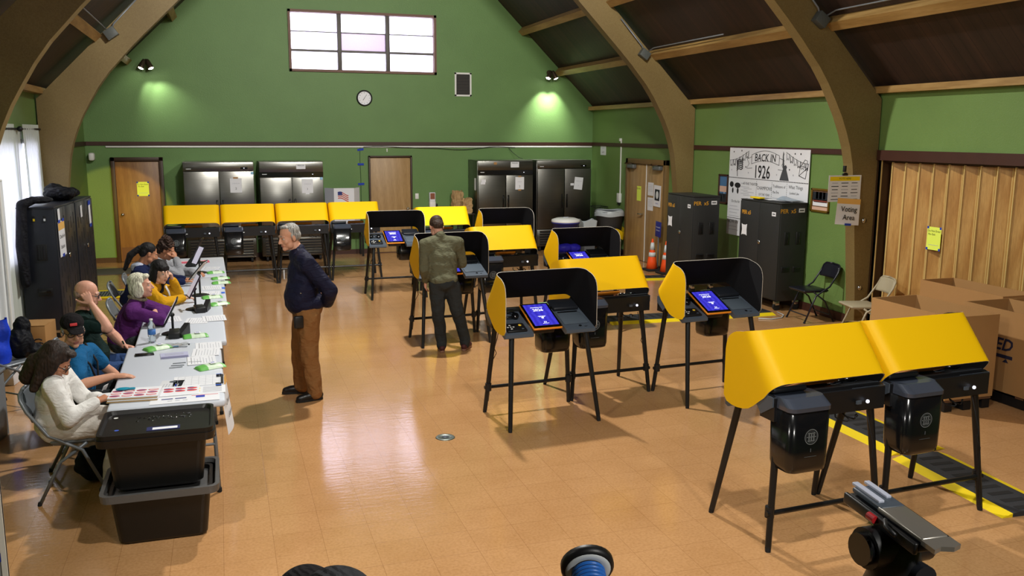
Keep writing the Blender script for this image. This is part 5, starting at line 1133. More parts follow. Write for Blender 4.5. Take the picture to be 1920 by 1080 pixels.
# near end of the first table: sticker sheets, guides, calendar
def ovals(b, M):
    mr, mw = mat('sticker_red', (206, 60, 64), .6), M_PAPER
    for i in range(4):
        for j in range(3): b.ball((-.12 + .08 * i, -.07 + .06 * j, 0), .036, mr, M, (1, .62, .03)); b.ball((-.12 + .08 * i, -.07 + .06 * j, .0006), .03, mw if (i + j) % 2 else mat('sticker_navy', (70, 78, 130), .6), M, (1, .35, .035))
st = thing('sticker_sheets', 'stack of sticker sheets with red oval stickers at the near end of the first table', 'stickers', (-.66, 6.56, TZ), -4)
for k in range(4): b = MB(); b.box((.004 * (k % 2), .003 * k, .005 + .0085 * k), (.33, .24, .007), M_PAPER if k % 2 == 1 else M_KRAFT); b.build('sheet_bundle', st)
b = MB(); ovals(b, TR(0, 0, .0345)); b.build('oval_stickers', st)
b = MB(); b.ball((0, 0, 0), .04, mat('teal_plastic', (20, 140, 170), .4), TR(-.74, 6.64, TZ + .045), (1.3, .6, .25)); b.box((-.69, 6.635, TZ + .045), (.06, .025, .012), mat('teal_plastic', (20, 140, 170), .4), .005); tag(b.build('tape_dispenser'), 'teal object lying on top of the sticker sheets', 'dispenser')
flat('calendar_sheet', 'white calendar sheet with a blue strip on the first table', 'calendar', -.24, 6.87, .3, .36, 90, fn=lambda b, M: [b.box((-.135 + .045 * k, 0, 0), (.002, .3, .0006), M_GREYINK, M=M) for k in range(7)] + [b.box((0, -.15 + .05 * k, 0), (.28, .002, .0006), M_GREYINK, M=M) for k in range(7)] + [b.box((-.1, .16, 0), (.1, .012, .0006), M_BTAPE, M=M), b.box((0, -.168, 0), (.28, .02, .0006), M_INK, M=M)])
flat('info_card', 'grey information card with a round emblem on the first table', 'card', -.43, 6.83, .2, .16, 84, mat('card_grey', (206, 208, 212), .7), lambda b, M: [b.disc(.025, M_SLATE, M @ TR(.06, 0, 0))] + [b.box((-.04, .05 - .02 * k, 0), (.09, .006, .0006), M_GREYINK, M=M) for k in range(6)])
flat('voting_guide', 'white guide printed with red and blue oval flags on the first table', 'guide', -.38, 6.62, .3, .24, 0, fn=lambda b, M: [x for i in range(3) for j in range(2) for x in (b.ball((-.06 + .08 * i, .02 + .06 * j - .03, 0), .036, mat('sticker_red', (206, 60, 64), .6), M, (1, .6, .03)), b.ball((-.07 + .08 * i, .035 + .06 * j - .03, .0006), .024, mat('sticker_navy', (70, 78, 130), .6), M, (1, .5, .04)))] + [b.box((-.13, 0, 0), (.012, .2, .0006), M_INK, M=M)], dz=.003)
flat('highlighted_sheet', 'white sheet with yellow highlights near the right corner of the first table', 'paper', -.17, 6.6, .24, .2, 0, fn=lambda b, M: [b.box((-.08, .05 - .07 * k, 0), (.05, .035, .0006), mat('highlight', (240, 214, 90), .7), M=M) for k in range(2)] + [b.box((.03, .07 - .022 * k, 0), (.13, .007, .0006), M_GREYINK, M=M) for k in range(7)])
flat('voter_pamphlet', 'white pamphlet with a blue and red header at the near edge of the first table', 'pamphlet', -.32, 6.41, .46, .17, 0, fn=lambda b, M: [b.box((-.12 + .09 * k, .02, 0), (.075, .02, .0006), mat('sticker_navy', (70, 78, 130), .6), M=M) for k in range(2)] + [b.box((.13, .06, 0), (.18, .008, .0006), mat('sticker_red', (206, 60, 64), .6), M=M), b.box((.1, .03, 0), (.06, .05, .0006), M_BTAPE, M=M)] + [b.box((-.1 + .05 * k, -.03, 0), (.03, .012, .0006), M_GREYINK, M=M) for k in range(3)], dz=.0)
b = MB(); HM = TR(-.075, 6.84, .56, rz=84) @ Matrix.Rotation(R(88), 4, 'X')
b.grid(lambda u, v: (-.18 + .36 * u, .17 - .38 * v - .14 * u * v * 0 , .012 + .02 * math.sin(u * 3) * v + .03 * v), 12, 8, M_PAPER, HM); b.grid(lambda u, v: (-.18 + .36 * u, .17 - .06 * v, .014 + .006 * v), 4, 2, mat('sign_orange', (226, 178, 96), .7), HM); b.text('Check-in', .07, M_INK, HM @ TR(0, .02, .042)); b.text('Station', .07, M_INK, HM @ TR(0, -.08, .05)); tag(b.build('paper_sign', fixn=False), 'white paper sign hanging from the right edge of the first table', 'sign')
# ---------------------------------------------------------------- black totes
def tote(label, loc, rim_m, lid=None, h=.36):
    t = thing('storage_tote', label, 'tote', loc, 0, 'stacked black totes')
    def ring(w, d, z, r=.05, n=5):
        o = []
        for cx, cy, a0 in ((1, 1, 0), (-1, 1, 90), (-1, -1, 180), (1, -1, 270)):
            for k in range(n + 1): a = R(a0 + 90 * k / n); o.append((cx * (w / 2 - r) + r * math.cos(a), cy * (d / 2 - r) + r * math.sin(a), z))
        return o
    def shell(b, rs, m, cap0=True, cap1=True):
        n = len(rs[0]); vs = [p for r_ in rs for p in r_]; fs = []
        if cap0: fs.append(tuple(range(n))[::-1])
        if cap1: fs.append(tuple((len(rs) - 1) * n + k for k in range(n)))
        for i in range(len(rs) - 1): fs += [(i * n + k, i * n + (k + 1) % n, (i + 1) * n + (k + 1) % n, (i + 1) * n + k) for k in range(n)]
        b.add(vs, fs, m)
    b = MB(); shell(b, [ring(.5, .38, 0), ring(.535, .41, .02), ring(.60, .47, h - .04), ring(.62, .49, h - .03), ring(.58, .45, h - .03), ring(.52, .4, .03)], M_TOTE, True, True); b.build('tote_body', t)
    b = MB(); shell(b, [ring(.62, .47, h - .06, .06), ring(.70, .55, h - .05, .06), ring(.71, .56, h, .06), ring(.66, .51, h, .05), ring(.65, .5, h - .03, .05)], rim_m, True, False); b.build('rim', t)
    if lid:
        b = MB(); shell(b, [ring(.63, .49, h - .02, .05), ring(.69, .545, h - .005, .05), ring(.69, .545, h + .03, .05), ring(.655, .51, h + .03, .05), ring(.635, .49, h + .008, .05)], lid, True, True); lo = b.build('lid', t)
        b = MB(); rr = random.Random(3)
        for k in range(46): b.ball((.02 + rr.uniform(-.16, .18), .1 + rr.uniform(-.05, .06), h + .009), rr.uniform(.005, .011), M_BLACKG, sc=(1, 1, .3), seg=8, rings=6)
        b.build('embossed_bumps', lo)
        b = MB(); b.box((.04, -.13, h + .0095), (.2, .075, .003), mat('sticker_navy2', (28, 34, 84), .5)); b.box((.05, -.135, h + .0115), (.15, .04, .001), M_PAPER); b.build('label', lo)
        for x, y, m in ((-.24, -.1, mat('dot_blue', (60, 90, 190), .5)), (-.27, .17, M_WHITE)): b = MB(); b.disc(.014, m, TR(x, y, h + .0092)); b.build('dot_sticker', lo)
    for s in (-1, 1): b = MB(); b.tube([(s * .3, .1, h - .1), (s * .345, .08, h - .09), (s * .345, -.08, h - .09), (s * .3, -.1, h - .1)], .01, rim_m, 6); b.build('handle', t)
    return t
tote('lower black tote with a grey rim standing on the floor', (-.465, 5.93, 0), M_TOTEG); tote('upper black tote with a lid set in the lower one, beside the first table', (-.475, 6.0, .335), M_TOTE, M_TOTE)
# ---------------------------------------------------------------- chairs of the poll workers and the left foreground
P1C = (-1.05, 6.76)
fold_chair('folding_chair', 'grey metal folding chair under the person in white', (P1C[0], P1C[1], 0), -90, M_GREYM)
for (x, y, rz, lab) in ((-1.08, 7.42, -93, 'grey folding chair under the person in the black cap'), (-1.1, 8.3, -88, 'grey folding chair under the person with the dark green shirt'), (-.92, 9.22, -88, 'grey folding chair under the person in purple'), (-.88, 10.22, -90, 'grey folding chair under the person in the yellow hoodie'), (-1.0, 11.42, -90, 'grey folding chair under the person with the ponytail'), (-.9, 12.05, -90, 'grey folding chair under the person in the grey hoodie')):
    fold_chair('folding_chair', lab, (x, y, 0), rz, M_GREYM)
fold_chair('folding_chair', 'grey metal folding chair with a blue bag on it at the left edge', (-2.06, 9.1, 0), -40, M_GREYM)
def sack(name, label, w, d, h, m, loc, rz, seed, lid=None):
    b = MB()
    def fn(u, v):
        a = u * 2 * math.pi; sx = max(-1, min(1, 1.35 * math.cos(a))); sy = max(-1, min(1, 1.35 * math.sin(a))); j = .012 * math.sin(6 * a + 4 * v + seed) + .008 * math.sin(13 * v + 2 * a)
        return (sx * (w / 2 + j), sy * (d / 2 * (1 - .45 * v) + j), h * v + .02 * math.sin(2 * a + seed) * v)
    b.grid(fn, 32, 12, m, closed=True); b.box((0, 0, .004), (w * .9, d * .9, .006), m); t = thing(name, label, 'bag', loc, rz); b.build('bag_body', t)
    return t
t = sack('tote_bag', 'bright blue shopping bag on the grey chair at the left edge', .34, .18, .4, mat('bright_blue_bag', (24, 66, 214), .45, bump=.3, bscale=14), (-2.12, 9.0, .464), 25, 2)
for s in (-1, 1): b = MB(); b.tube([(-.08, s * .05, .38), (-.06, s * .06, .5), (.06, s * .06, .5), (.08, s * .05, .38)], .01, mat('bright_blue_bag', (24, 66, 214), .45), 6); b.build('handle', t)
bag_blob('black_bag', 'black bag slumped on the grey chair beside the blue bag', 'bag', [((0, 0, .13), (.12, .14, .15)), ((.02, .04, .28), (.08, .08, .1)), ((.1, .05, .05), (.1, .1, .06))], M_JKT, loc=(-1.9, 9.24, .465), noise=.004)
b = MB(); 
t = thing('cardboard_box', 'closed cardboard box with printed arrows on the floor before the black cabinet', 'box', (-2.15, 11.2, 0), -6); b = MB(); b.box((0, 0, .2), (.36, .42, .4), M_CARD, .004); b.box((0, -.11, .405), (.36, .2, .008), M_CARD); b.build('carton', t)
b = MB(); FB = TR(0, -.2115, .2) @ Matrix.Rotation(R(90), 4, 'X')
b.tube([(.14 - .03 * k, .04 + .015 * math.sin(k * 1.2), 0) for k in range(9)], .008, M_INK, 5, M=FB); b.tube([(.15 - .03 * k, -.0 + .012 * math.sin(k * 1.5), 0) for k in range(8)], .008, M_INK, 5, M=FB); b.tube([(-.1 + .035 * math.cos(k * .5), -.06 + .035 * math.sin(k * .5), 0) for k in range(10)], .008, M_INK, 5, M=FB); b.build('printed_mark', t)
b = MB(); b.box((-2.24, 10.1, .16), (.26, .3, .32), M_PAPER, .006, rz=-8); tag(b.build('white_box'), 'white box on the floor under the grey chair at the left edge', 'box')
t = thing('storage_bin', 'grey plastic bin with dark lids at the left edge', 'bin', (-2.14, 8.1, 0), -6); b = MB(); b.prism([(-.24, -.22), (.24, -.22), (.26, .24), (-.26, .24)], .56, mat('bin_grey', (118, 122, 126), .5)); b.build('bin_body', t); b = MB(); b.box((0, .01, .575), (.55, .5, .03), M_GREYM, .01); b.build('bin_lid', t)
bag_blob('cable_bundle', 'black bundle lying on the grey bin at the left edge', 'bundle', [((0, 0, .03), (.14, .1, .04)), ((.1, .05, .04), (.1, .08, .04))], M_JKT, loc=(-2.14, 8.1, .6), noise=.005)
t = thing('backpack', 'large black backpack on the floor at the left frame edge', 'backpack', (-1.98, 7.42, 0), 10)
B = Blob(); B.ell((0, 0, .27), (.2, .2, .28), M_JKT).ell((.05, -.1, .2), (.15, .14, .17), M_JKT); B.build('pack_body', t, .012, 4, noise=.008, nscale=14)
b = MB(); b.tube([(.19, -.06, .42), (.215, -.08, .3), (.2, -.06, .16)], .008, M_REFL, 6); b.tube([(.12, -.17, .4), (.17, -.17, .3), (.18, -.16, .2)], .008, M_SLATE, 6); b.tube([(0, .05, .52), (.02, .02, .6), (.04, -.03, .54)], .012, M_BLACK, 6); b.build('straps', t)
bag_blob('handbag', 'dark bag on the floor under the chair of the person in white', 'bag', [((0, 0, .13), (.13, .11, .13)), ((.05, .02, .2), (.09, .08, .06))], cloth('dark_blue_bag', (24, 30, 44), .4, 14, .6), loc=(-1.02, 6.95, .005), noise=.008)
# ---------------------------------------------------------------- people
M_LIP = mat('lips', (168, 104, 92), .45); M_EYEW = mat('eye_white', (188, 178, 170), .3); M_EYED = mat('eye_dark', (30, 22, 18), .2)
def rot(yaw, pitch, roll=0): return Euler((R(-pitch), R(roll), R(yaw)), 'XYZ').to_matrix() if False else (Matrix.Rotation(R(yaw), 3, 'Z') @ Matrix.Rotation(R(-pitch), 3, 'X') @ Matrix.Rotation(R(roll), 3, 'Y'))
class Head:
    def __init__(s, c, yaw, pitch, roll=0, k=1.0): s.c = V(c); s.r = rot(yaw, pitch, roll); s.k = k
    def p(s, x, y, z): return s.c + s.r @ (V((x, y, z)) * s.k)
    def ell(s, B, c, rad, m): B.ell(s.p(*c), [q * s.k for q in rad], m, s.r)
    def cap(s, B, a, ra, b, rb, m): B.cap(s.p(*a), ra * s.k, s.p(*b), rb * s.k, m)
    def M(s): m = s.r.to_4x4() @ Matrix.Scale(s.k, 4); m.translation = s.c; return m
def head_geo(B, h, sk, brow, female=False, smile=False):
    h.ell(B, (0, -.014, .034), (.074, .094, .082), sk); h.ell(B, (0, .03, -.028), (.06, .062, .086), sk)
    h.cap(B, (0, .03, -.085), .043, (0, .066, -.1), .020 if female else .024, sk)
    for s in (-1, 1):
        h.ell(B, (s * .036, .06, -.036), (.025, .022, .026), sk); h.ell(B, (s * .077, -.008, -.014), (.010, .019, .031), sk)
        h.ell(B, (s * .045, .025, -.075), (.022, .03, .03), sk); h.cap(B, (s * .016, .088, .022), .0065, (s * .046, .076, .019), .005, brow)
    h.cap(B, (-.036, .078, .016), .012, (.036, .078, .016), .012, sk)
    h.cap(B, (0, .089, .004), .008, (0, .108, -.036), .013, sk)
    for s in (-1, 1): h.ell(B, (s * .012, .097, -.042), (.008, .009, .007), sk)
    w = .028 if smile else .023
    h.ell(B, (0, .0885, -.0685), (w, .007, .0042), M_LIP); h.ell(B, (0, .0875, -.0755), (w * .85, .008, .0045), M_LIP)
    for s in (-1, 1): h.cap(B, (s * w, .082, -.07 + (.006 if smile else 0)), .006, (s * (w + .004), .078, -.066 + (.008 if smile else 0)), .006, sk)
def eyes(h, par):
    for s in (-1, 1):
        b = MB(); b.ball((s * .031, .0735, -.004), .0118, M_EYEW, h.M(), seg=12, rings=8); b.ball((s * .031, .0822, -.005), .0052, M_EYED, h.M(), (1, .7, 1), 10, 6); b.build('eye', par)
def hand(B, w, d, n, sk, thumb=1, curl=25, spread=.012, k=1.0):
    w = V(w); d = V(d).normalized(); n = V(n); n = (n - d * n.dot(d)).normalized(); s = d.cross(n)
    for o, r in ((-.027, .0145), (-.009, .016), (.009, .016), (.027, .0145)): B.cap(w + d * .005 * k, .021 * k, w + d * .085 * k + s * o * k, r * k * .95, sk)
    for i, (o, L) in enumerate(((-.031, .062), (-.0105, .076), (.0105, .08), (.031, .07))):
        if thumb > 0: o, L = o, (.062, .076, .08, .07)[i]
        else: L = (.07, .08, .076, .062)[i]
        p = w + d * .086 * k + s * o * k; a = R(curl); dd = (d + s * (o * spread * 60)).normalized()
        for j, f in enumerate((.45, .32, .23)):
            dd = (Matrix.Rotation(-a if j else -a * .8, 3, s) @ dd).normalized(); q = p + dd * L * f * k; B.cap(p, (.0092 - .0009 * j) * k, q, (.0083 - .0009 * j) * k, sk); p = q
    p = w + d * .028 * k + s * thumb * .026 * k; dd = (d * .65 + s * thumb * .75 - n * .25).normalized()
    for L, r in ((.042, .0125), (.032, .0105), (.024, .009)): q = p + dd * L * k; B.cap(p, r * k, q, r * k * .9, sk); p = q; dd = (dd * .75 + d * .3 - n * .12).normalized()
def shoe(par, ank, toe, m, sole, sc=1.0):
    a = V(ank); t = V(toe); d = (t - a); d.z = 0; d.normalize(); z0 = t.z
    g = lambda f, z: V((a.x, a.y, 0)) + d * f * sc + V((0, 0, z))
    B = Blob(); B.cap(g(-.045, .05), .038, g(.02, .055), .042, m); B.cap(g(.02, .05), .042, g(.11, .044), .04, m); B.cap(g(.11, .042), .04, g(.155, .036), .034, m); B.cap(g(-.02, .07), .036, V((a.x, a.y, max(.1, a.z))), .042, m)
    B.cap(g(-.05, .012), .030, g(.02, .012), .03, sole); B.cap(g(.02, .012), .03, g(.12, .012), .036, sole); B.cap(g(.12, .012), .036, g(.165, .012), .03, sole)
    o = B.build('shoe', par, .007, 3)
    zm = min(v.co.z for v in o.data.vertices)
    for v in o.data.vertices: v.co.z = max(v.co.z - zm * 0, .001)
    return o
def person(label, loc, rz, P, st):
    """P: joints in WORLD coordinates; st: style. Facing direction = local +y of the empty"""
    root = thing('person', label, 'person', loc, rz); inv = (Matrix.Translation(loc) @ Matrix.Rotation(R(rz), 4, 'Z')).inverted()
    L = {}
    for k, v in P.items(): L[k] = inv @ V(v)
    sk = st['skin']; brow = st['brow']; vox = st.get('vox', .0055)
    hd = Head(L['head'], st.get('yaw', 0), st.get('pitch', 0), st.get('roll', 0), st.get('hk', 1.0))
    fr = V((0, 1, 0)); rt_ = V((1, 0, 0))
    B = Blob(); head_geo(B, hd, sk, brow, st.get('female'), st.get('smile'))
    nb = L['neck']; B.cap(hd.p(0, -.022, -.05), .052, nb + V((0, 0, .01)), .058, sk); B.cap(nb, .06, L['chest'], .09, sk); B.cap(L['chest'], .09, L['hip'], .10, sk)
    ax = st.get('sh_axis', V((1, 0, 0)))
    for s in 'RL':
        B.cap(nb - V((0, 0, .04)), .05, L['sh' + s], .045, sk); B.cap(L['sh' + s], .045, L['el' + s], .038 * st.get('arm', 1), sk)
        B.cap(L['el' + s], .040 * st.get('arm', 1), L['el' + s].lerp(L['wr' + s], .3), .041 * st.get('arm', 1), sk); B.cap(L['el' + s].lerp(L['wr' + s], .3), .041 * st.get('arm', 1), L['wr' + s], .026, sk)
        d = inv.to_3x3() @ V(st['hand' + s][0]); n = inv.to_3x3() @ V(st['hand' + s][1]); hand(B, L['wr' + s], d, n, sk, st['hand' + s][2], st['hand' + s][3], k=st.get('handk', 1))
        B.cap(L['hip'], .08, L['th' + s], .07, sk); B.cap(L['th' + s], .07, L['kn' + s], .05, sk); B.cap(L['kn' + s], .05, L['an' + s], .036, sk)
    B.build('body', root, vox, 4); eyes(hd, root)
    # trousers
    m = st['trousers']; T = Blob(); hw = st.get('hipw', .15); dp = st.get('hipd', .12)
    T.ell(L['hip'] + V((0, -.005, .0)), (hw + .02, dp + .02, .12), m)
    for s in 'RL':
        T.cap(L['hip'] + V((.07 * (1 if s == 'R' else -1), 0, -.02)), .105 * st.get('leg', 1), L['th' + s], .098 * st.get('leg', 1), m); T.cap(L['th' + s], .098 * st.get('leg', 1), L['kn' + s], .074 * st.get('leg', 1), m); T.cap(L['kn' + s], .074 * st.get('leg', 1), L['an' + s] + V((0, 0, .04)), .062 * st.get('leg', 1), m); T.cap(L['an' + s] + V((0, 0, .04)), .062 * st.get('leg', 1), L['an' + s] + V((0, 0, -.005)), .06 * st.get('leg', 1), m)
        if 'shoe' in st: shoe(root, L['an' + s], L['an' + s] + (inv.to_3x3() @ V(st['toe' + s])), st['shoe'], st.get('sole', M_RUBBER))
    T.build('trousers', root, .009, 10, noise=.0045, nscale=9)
    # top
    m = st['shirt']; C = Blob(); cw = st.get('chestw', .155); cd_ = st.get('chestd', .105); e = st.get('loose', .015)
    up_ = (nb - L['chest']).normalized(); tq = V((0, 0, 1)).rotation_difference((nb - L['hip']).normalized()).to_matrix()
    ft = tq @ V((0, 1, 0)); bl = st.get('belly', 0); ww = st.get('waistw', .145)
    for f, wx, dy, rz_, off in ((-.35, cw * .86, cd_ * .86, .10, 0), (0, cw, cd_, .13, 0), (.3, (cw + ww) / 2, cd_ * 1.02, .13, bl * .3), (.55, ww, .108, .13, bl * .75), (.8, (ww + hw) / 2, .11, .13, bl * .7)):
        p_ = L['chest'].lerp(L['hip'], f) if f > 0 else L['chest'].lerp(nb, -f)
        C.ell(p_ + ft * off, (wx + e, dy + e + off * .55, rz_), m, tq)
    C.ell(L['hip'] + V((0, 0, st.get('hem', .04))) + ft * bl * .25, (hw + e + .012, dp + e + .012 + bl * .2, .11), m)
    for s in 'RL':
        C.cap(nb - V((0, 0, .04)), .06 + e, L['sh' + s], .056 + e, m); C.cap(L['chest'].lerp(nb, .5), .075 + e, L['sh' + s] - V((0, 0, .03)), .05 + e, m)
        sl = st.get('sleeve', 1.0); a1 = .052 + e; 
        if sl >= 1:
            C.cap(L['sh' + s], a1, L['el' + s], .046 + e, m); C.cap(L['el' + s], .046 + e, L['wr' + s].lerp(L['el' + s], .08), .033 + e, m)
        else: C.cap(L['sh' + s], a1, L['sh' + s].lerp(L['el' + s], sl), .053 + e, m)
    if st.get('collar'): C.cap(nb + V((0, .005, .0)), .062, nb + V((0, -.008, .02)), .064, st['collar'])
    if st.get('hood'):
        for k in range(7): a = math.pi * (k / 6); C.ell(nb + V((.085 * math.cos(a), -.03 - .06 * math.sin(a), .0 - .02 * math.sin(a))), (.05, .05, .045), st['hood'])
    if st.get('band'): C.ell(L['hip'] + V((0, 0, st.get('hem', .04) - .09)), (hw + e + .006, dp + e + .008, .04), st['band'])
    C.build(st.get('top', 'shirt'), root, .008, 34, noise=st.get('wr', .0028), nscale=11)
    return root, hd, L, inv
def hair_cap(h, m, par, parts, name='hair', vox=.006, noise=.0014):
    B = Blob()
    for p in parts:
        if len(p) == 2: h.ell(B, p[0], p[1], m)
        else: h.cap(B, p[0], p[1], p[2], p[3], m)
    return B.build(name, par, vox, 3, noise=noise, nscale=40)
SHORT = [((0, -.026, .047), (.078, .09, .076)), ((0, -.06, .0), (.072, .058, .07)), ((-.068, -.02, .03), (.014, .04, .04)), ((.068, -.02, .03), (.014, .04, .04)), ((0, .04, .092), (.055, .04, .022))]
def glasses(h, par, m=M_BLACK):
    b = MB(); M = h.M()
    for s in (-1, 1):
        b.tube([(s * .033 + .024 * math.cos(a), .098, -.004 + .017 * math.sin(a)) for a in [k * math.pi / 8 for k in range(16)]], .0028, m, 6, M=M, closed=True); b.tube([(s * .057, .097, .002), (s * .078, .05, .004), (s * .084, -.01, .0)], .0025, m, 6, M=M)
    b.tube([(-.009, .099, .0), (.009, .099, .0)], .0028, m, 6, M=M); b.build('glasses', par)
SK1 = skin('skin_warm', (206, 152, 124)); SK2 = skin('skin_pink', (214, 160, 138)); SK3 = skin('skin_light', (222, 176, 152)); SK4 = skin('skin_tan', (184, 128, 98))
H_DK = m_hair('hair_dark_brown', (44, 32, 26)); H_BK = m_hair('hair_black', (24, 22, 24)); H_GR = m_hair('hair_grey', (150, 148, 144)); H_WB = m_hair('hair_white_blonde', (226, 214, 186)); H_BR = m_hair('hair_brown', (60, 46, 36))
JEAN = cloth('blue_jeans', (54, 78, 124)); DKTR = cloth('dark_trousers', (44, 48, 50)); WHT = cloth('white_denim', (232, 231, 228), .5)
def seated(x, y, zhip=.53, kx=.42, dy=.11, ank=.42):
    """facing +x; right side is -y"""
    return dict(hip=(x, y, zhip), thR=(x + .1, y - dy, zhip - .01), thL=(x + .1, y + dy, zhip - .01), knR=(x + kx, y - dy - .02, zhip - .01), knL=(x + kx, y + dy + .02, zhip - .01), anR=(x + ank, y - dy - .02, .075), anL=(x + ank, y + dy + .02, .075))
SHOES = dict(shoe=mat('dark_shoe', (34, 32, 32), .5), toeR=(1, 0, 0), toeL=(1, 0, 0))
# person in white, nearest
x, y = -1.2, 6.72
P = seated(x, y, .535, .42, .1, .34); P.update(chest=(-1.2, 6.70, .72), neck=(-1.19, 6.68, .885), head=(-1.16, 6.66, 1.005), shR=(-1.17, 6.53, .86), shL=(-1.15, 6.84, .86), elR=(-1.07, 6.46, .64), elL=(-1.02, 6.88, .64), wrR=(-.915, 6.57, .715), wrL=(-.92, 6.74, .70))
r_, h, L, inv = person('person with long dark hair in a white jacket looking down at a phone', (x, y, 0), -90, P, dict(skin=SK4, brow=H_DK, yaw=-5, pitch=38, female=1, shirt=WHT, trousers=cloth('white_trousers', (214, 208, 200)), handR=((.7, .45, .15), (-.2, -.5, .8), -1, 35), handL=((.7, -.4, .15), (-.2, .5, .8), 1, 35), hipw=.15, top='jacket', chestw=.14, waistw=.12, handk=.9, hem=.06, **SHOES))
hair_cap(h, H_DK, r_, [((0, -.03, .05), (.094, .102, .088)), ((0, -.075, -.02), (.092, .062, .11)), ((-.08, -.02, -.03), (.034, .075, .11)), ((.08, -.02, -.03), (.034, .07, .11)), ((0, -.09, -.08), .075, (-.02, -.085, -.2), .06), ((-.07, -.05, -.08), .045, (-.09, -.03, -.22), .032), ((.07, -.03, -.08), .045, (.09, .0, -.21), .03), ((0, .05, .1), (.06, .04, .025))], vox=.006, noise=.0016); glasses(h, r_)
b = MB(); b.box((-.835, 6.655, .735), (.15, .075, .01), M_PAPER, .004, M=IDN, rz=4); ph = tag(b.build('phone'), 'white phone held by the person in the white jacket', 'phone')
# black cap, blue shirt
x, y = -1.2, 7.42
P = seated(x, y, .53, .4, .12); P.update(chest=(-1.15, 7.37, .73), neck=(-1.13, 7.34, .92), head=(-1.14, 7.32, 1.08), shR=(-1.1, 7.16, .86), shL=(-1.06, 7.53, .86), elR=(-1.1, 7.02, .72), elL=(-.95, 7.55, .7), wrR=(-.86, 7.10, .755), wrL=(-.83, 7.36, .66))
r_, h, L, inv = person('person in a black cap and blue shirt with one hand resting on the first table', (x, y, 0), -90, P, dict(skin=SK1, brow=H_GR, yaw=-70, pitch=8, shirt=cloth('blue_shirt', (28, 92, 140)), sleeve=.62, trousers=DKTR, handR=((1, .12, -.06), (0, 0, 1), -1, 10), handL=((.9, -.5, -.1), (.2, .3, .8), 1, 30), collar=cloth('blue_shirt', (28, 92, 140)), belly=.03, **SHOES))
hair_cap(h, H_GR, r_, [((0, -.05, -.0), (.076, .062, .05)), ((-.07, -.01, -.0), (.012, .03, .035)), ((.07, -.01, -.0), (.012, .03, .035))]); glasses(h, r_)
C = Blob(); M_CAP = cloth('black_cap', (30, 28, 30), .3, 30); h.ell(C, (0, -.012, .062), (.084, .103, .072), M_CAP); [C.ell(h.p(0, .088 + .018 * q, .043 - .006 * q), [.066 - .004 * q, .035, .0075], M_CAP, h.r) for q in range(4)]; cp = C.build('cap', r_, .006, 4)
b = MB(); b.box((0, 0, 0), (.05, .006, .022), mat('cap_patch', (196, 40, 44), .6), .002, M=h.M() @ TR(.012, .093, .078, rx=25)); b.build('cap_patch', cp)
b = MB(); b.tube([inv @ V(q) for q in [(-1.14, 7.24, .95), (-1.03, 7.26, .82), (-.99, 7.32, .64)]], .008, M_INK, 6); b.tube([inv @ V(q) for q in [(-1.08, 7.44, .95), (-1.0, 7.42, .8), (-.99, 7.33, .64)]], .008, M_INK, 6); ln = b.build('lanyard', r_)
b = MB(); b.box((0, 0, 0), (.075, .004, .11), M_PAPER, .002, M=inv @ TR(-.955, 7.3, .59, rx=25, rz=70)); b.box((0, -.0, -.04), (.076, .006, .03), mat('badge_green', (60, 140, 80), .6), M=inv @ TR(-.955, 7.3, .59, rx=25, rz=70)); b.build('badge', ln)
# bald, hand on head
x, y = -1.22, 8.3
P = seated(x, y, .54, .42, .13); P.update(chest=(-1.2, 8.28, .82), neck=(-1.2, 8.27, 1.05), head=(-1.15, 8.26, 1.2), shR=(-1.18, 8.06, .97), shL=(-1.16, 8.49, .98), elR=(-.98, 8.0, .945), elL=(-1.0, 8.56, .76), wrR=(-1.1, 8.1, 1.135), wrL=(-.9, 8.34, .705))
r_, h, L, inv = person('bald person in a dark green shirt holding one hand to the side of the head', (x, y, 0), -90, P, dict(skin=SK2, brow=H_GR, yaw=-4, pitch=10, shirt=cloth('dark_green_shirt', (24, 42, 40)), sleeve=.6, trousers=JEAN, handR=((-.45, .25, .85), (.2, -1, .2), -1, 45), handL=((.9, -.4, -.15), (.3, .2, .8), 1, 30), belly=.07, chestw=.175, waistw=.18, arm=1.12, **SHOES))
hair_cap(h, m_hair('hair_stubble', (150, 126, 112)), r_, [((0, -.062, -.005), (.066, .045, .045)), ((-.0, -.085, .0), (.05, .024, .04))], noise=.0); glasses(h, r_)
b = MB(); b.box((0, 0, 0), (.055, .003, .03), M_PAPER, .002, M=inv @ TR(-1.08, 8.12, .96, rx=-10, rz=60)); b.build('name_tag', r_)
b = MB(); b.tube([L['wrL'].lerp(L['elL'], .08) + V((.034 * math.cos(a), 0.012 * math.cos(a), .034 * math.sin(a))) for a in [k * math.pi / 8 for k in range(16)]], .006, cloth('wrist_band', (40, 60, 50)), 6, closed=True); b.build('wrist_band', r_)
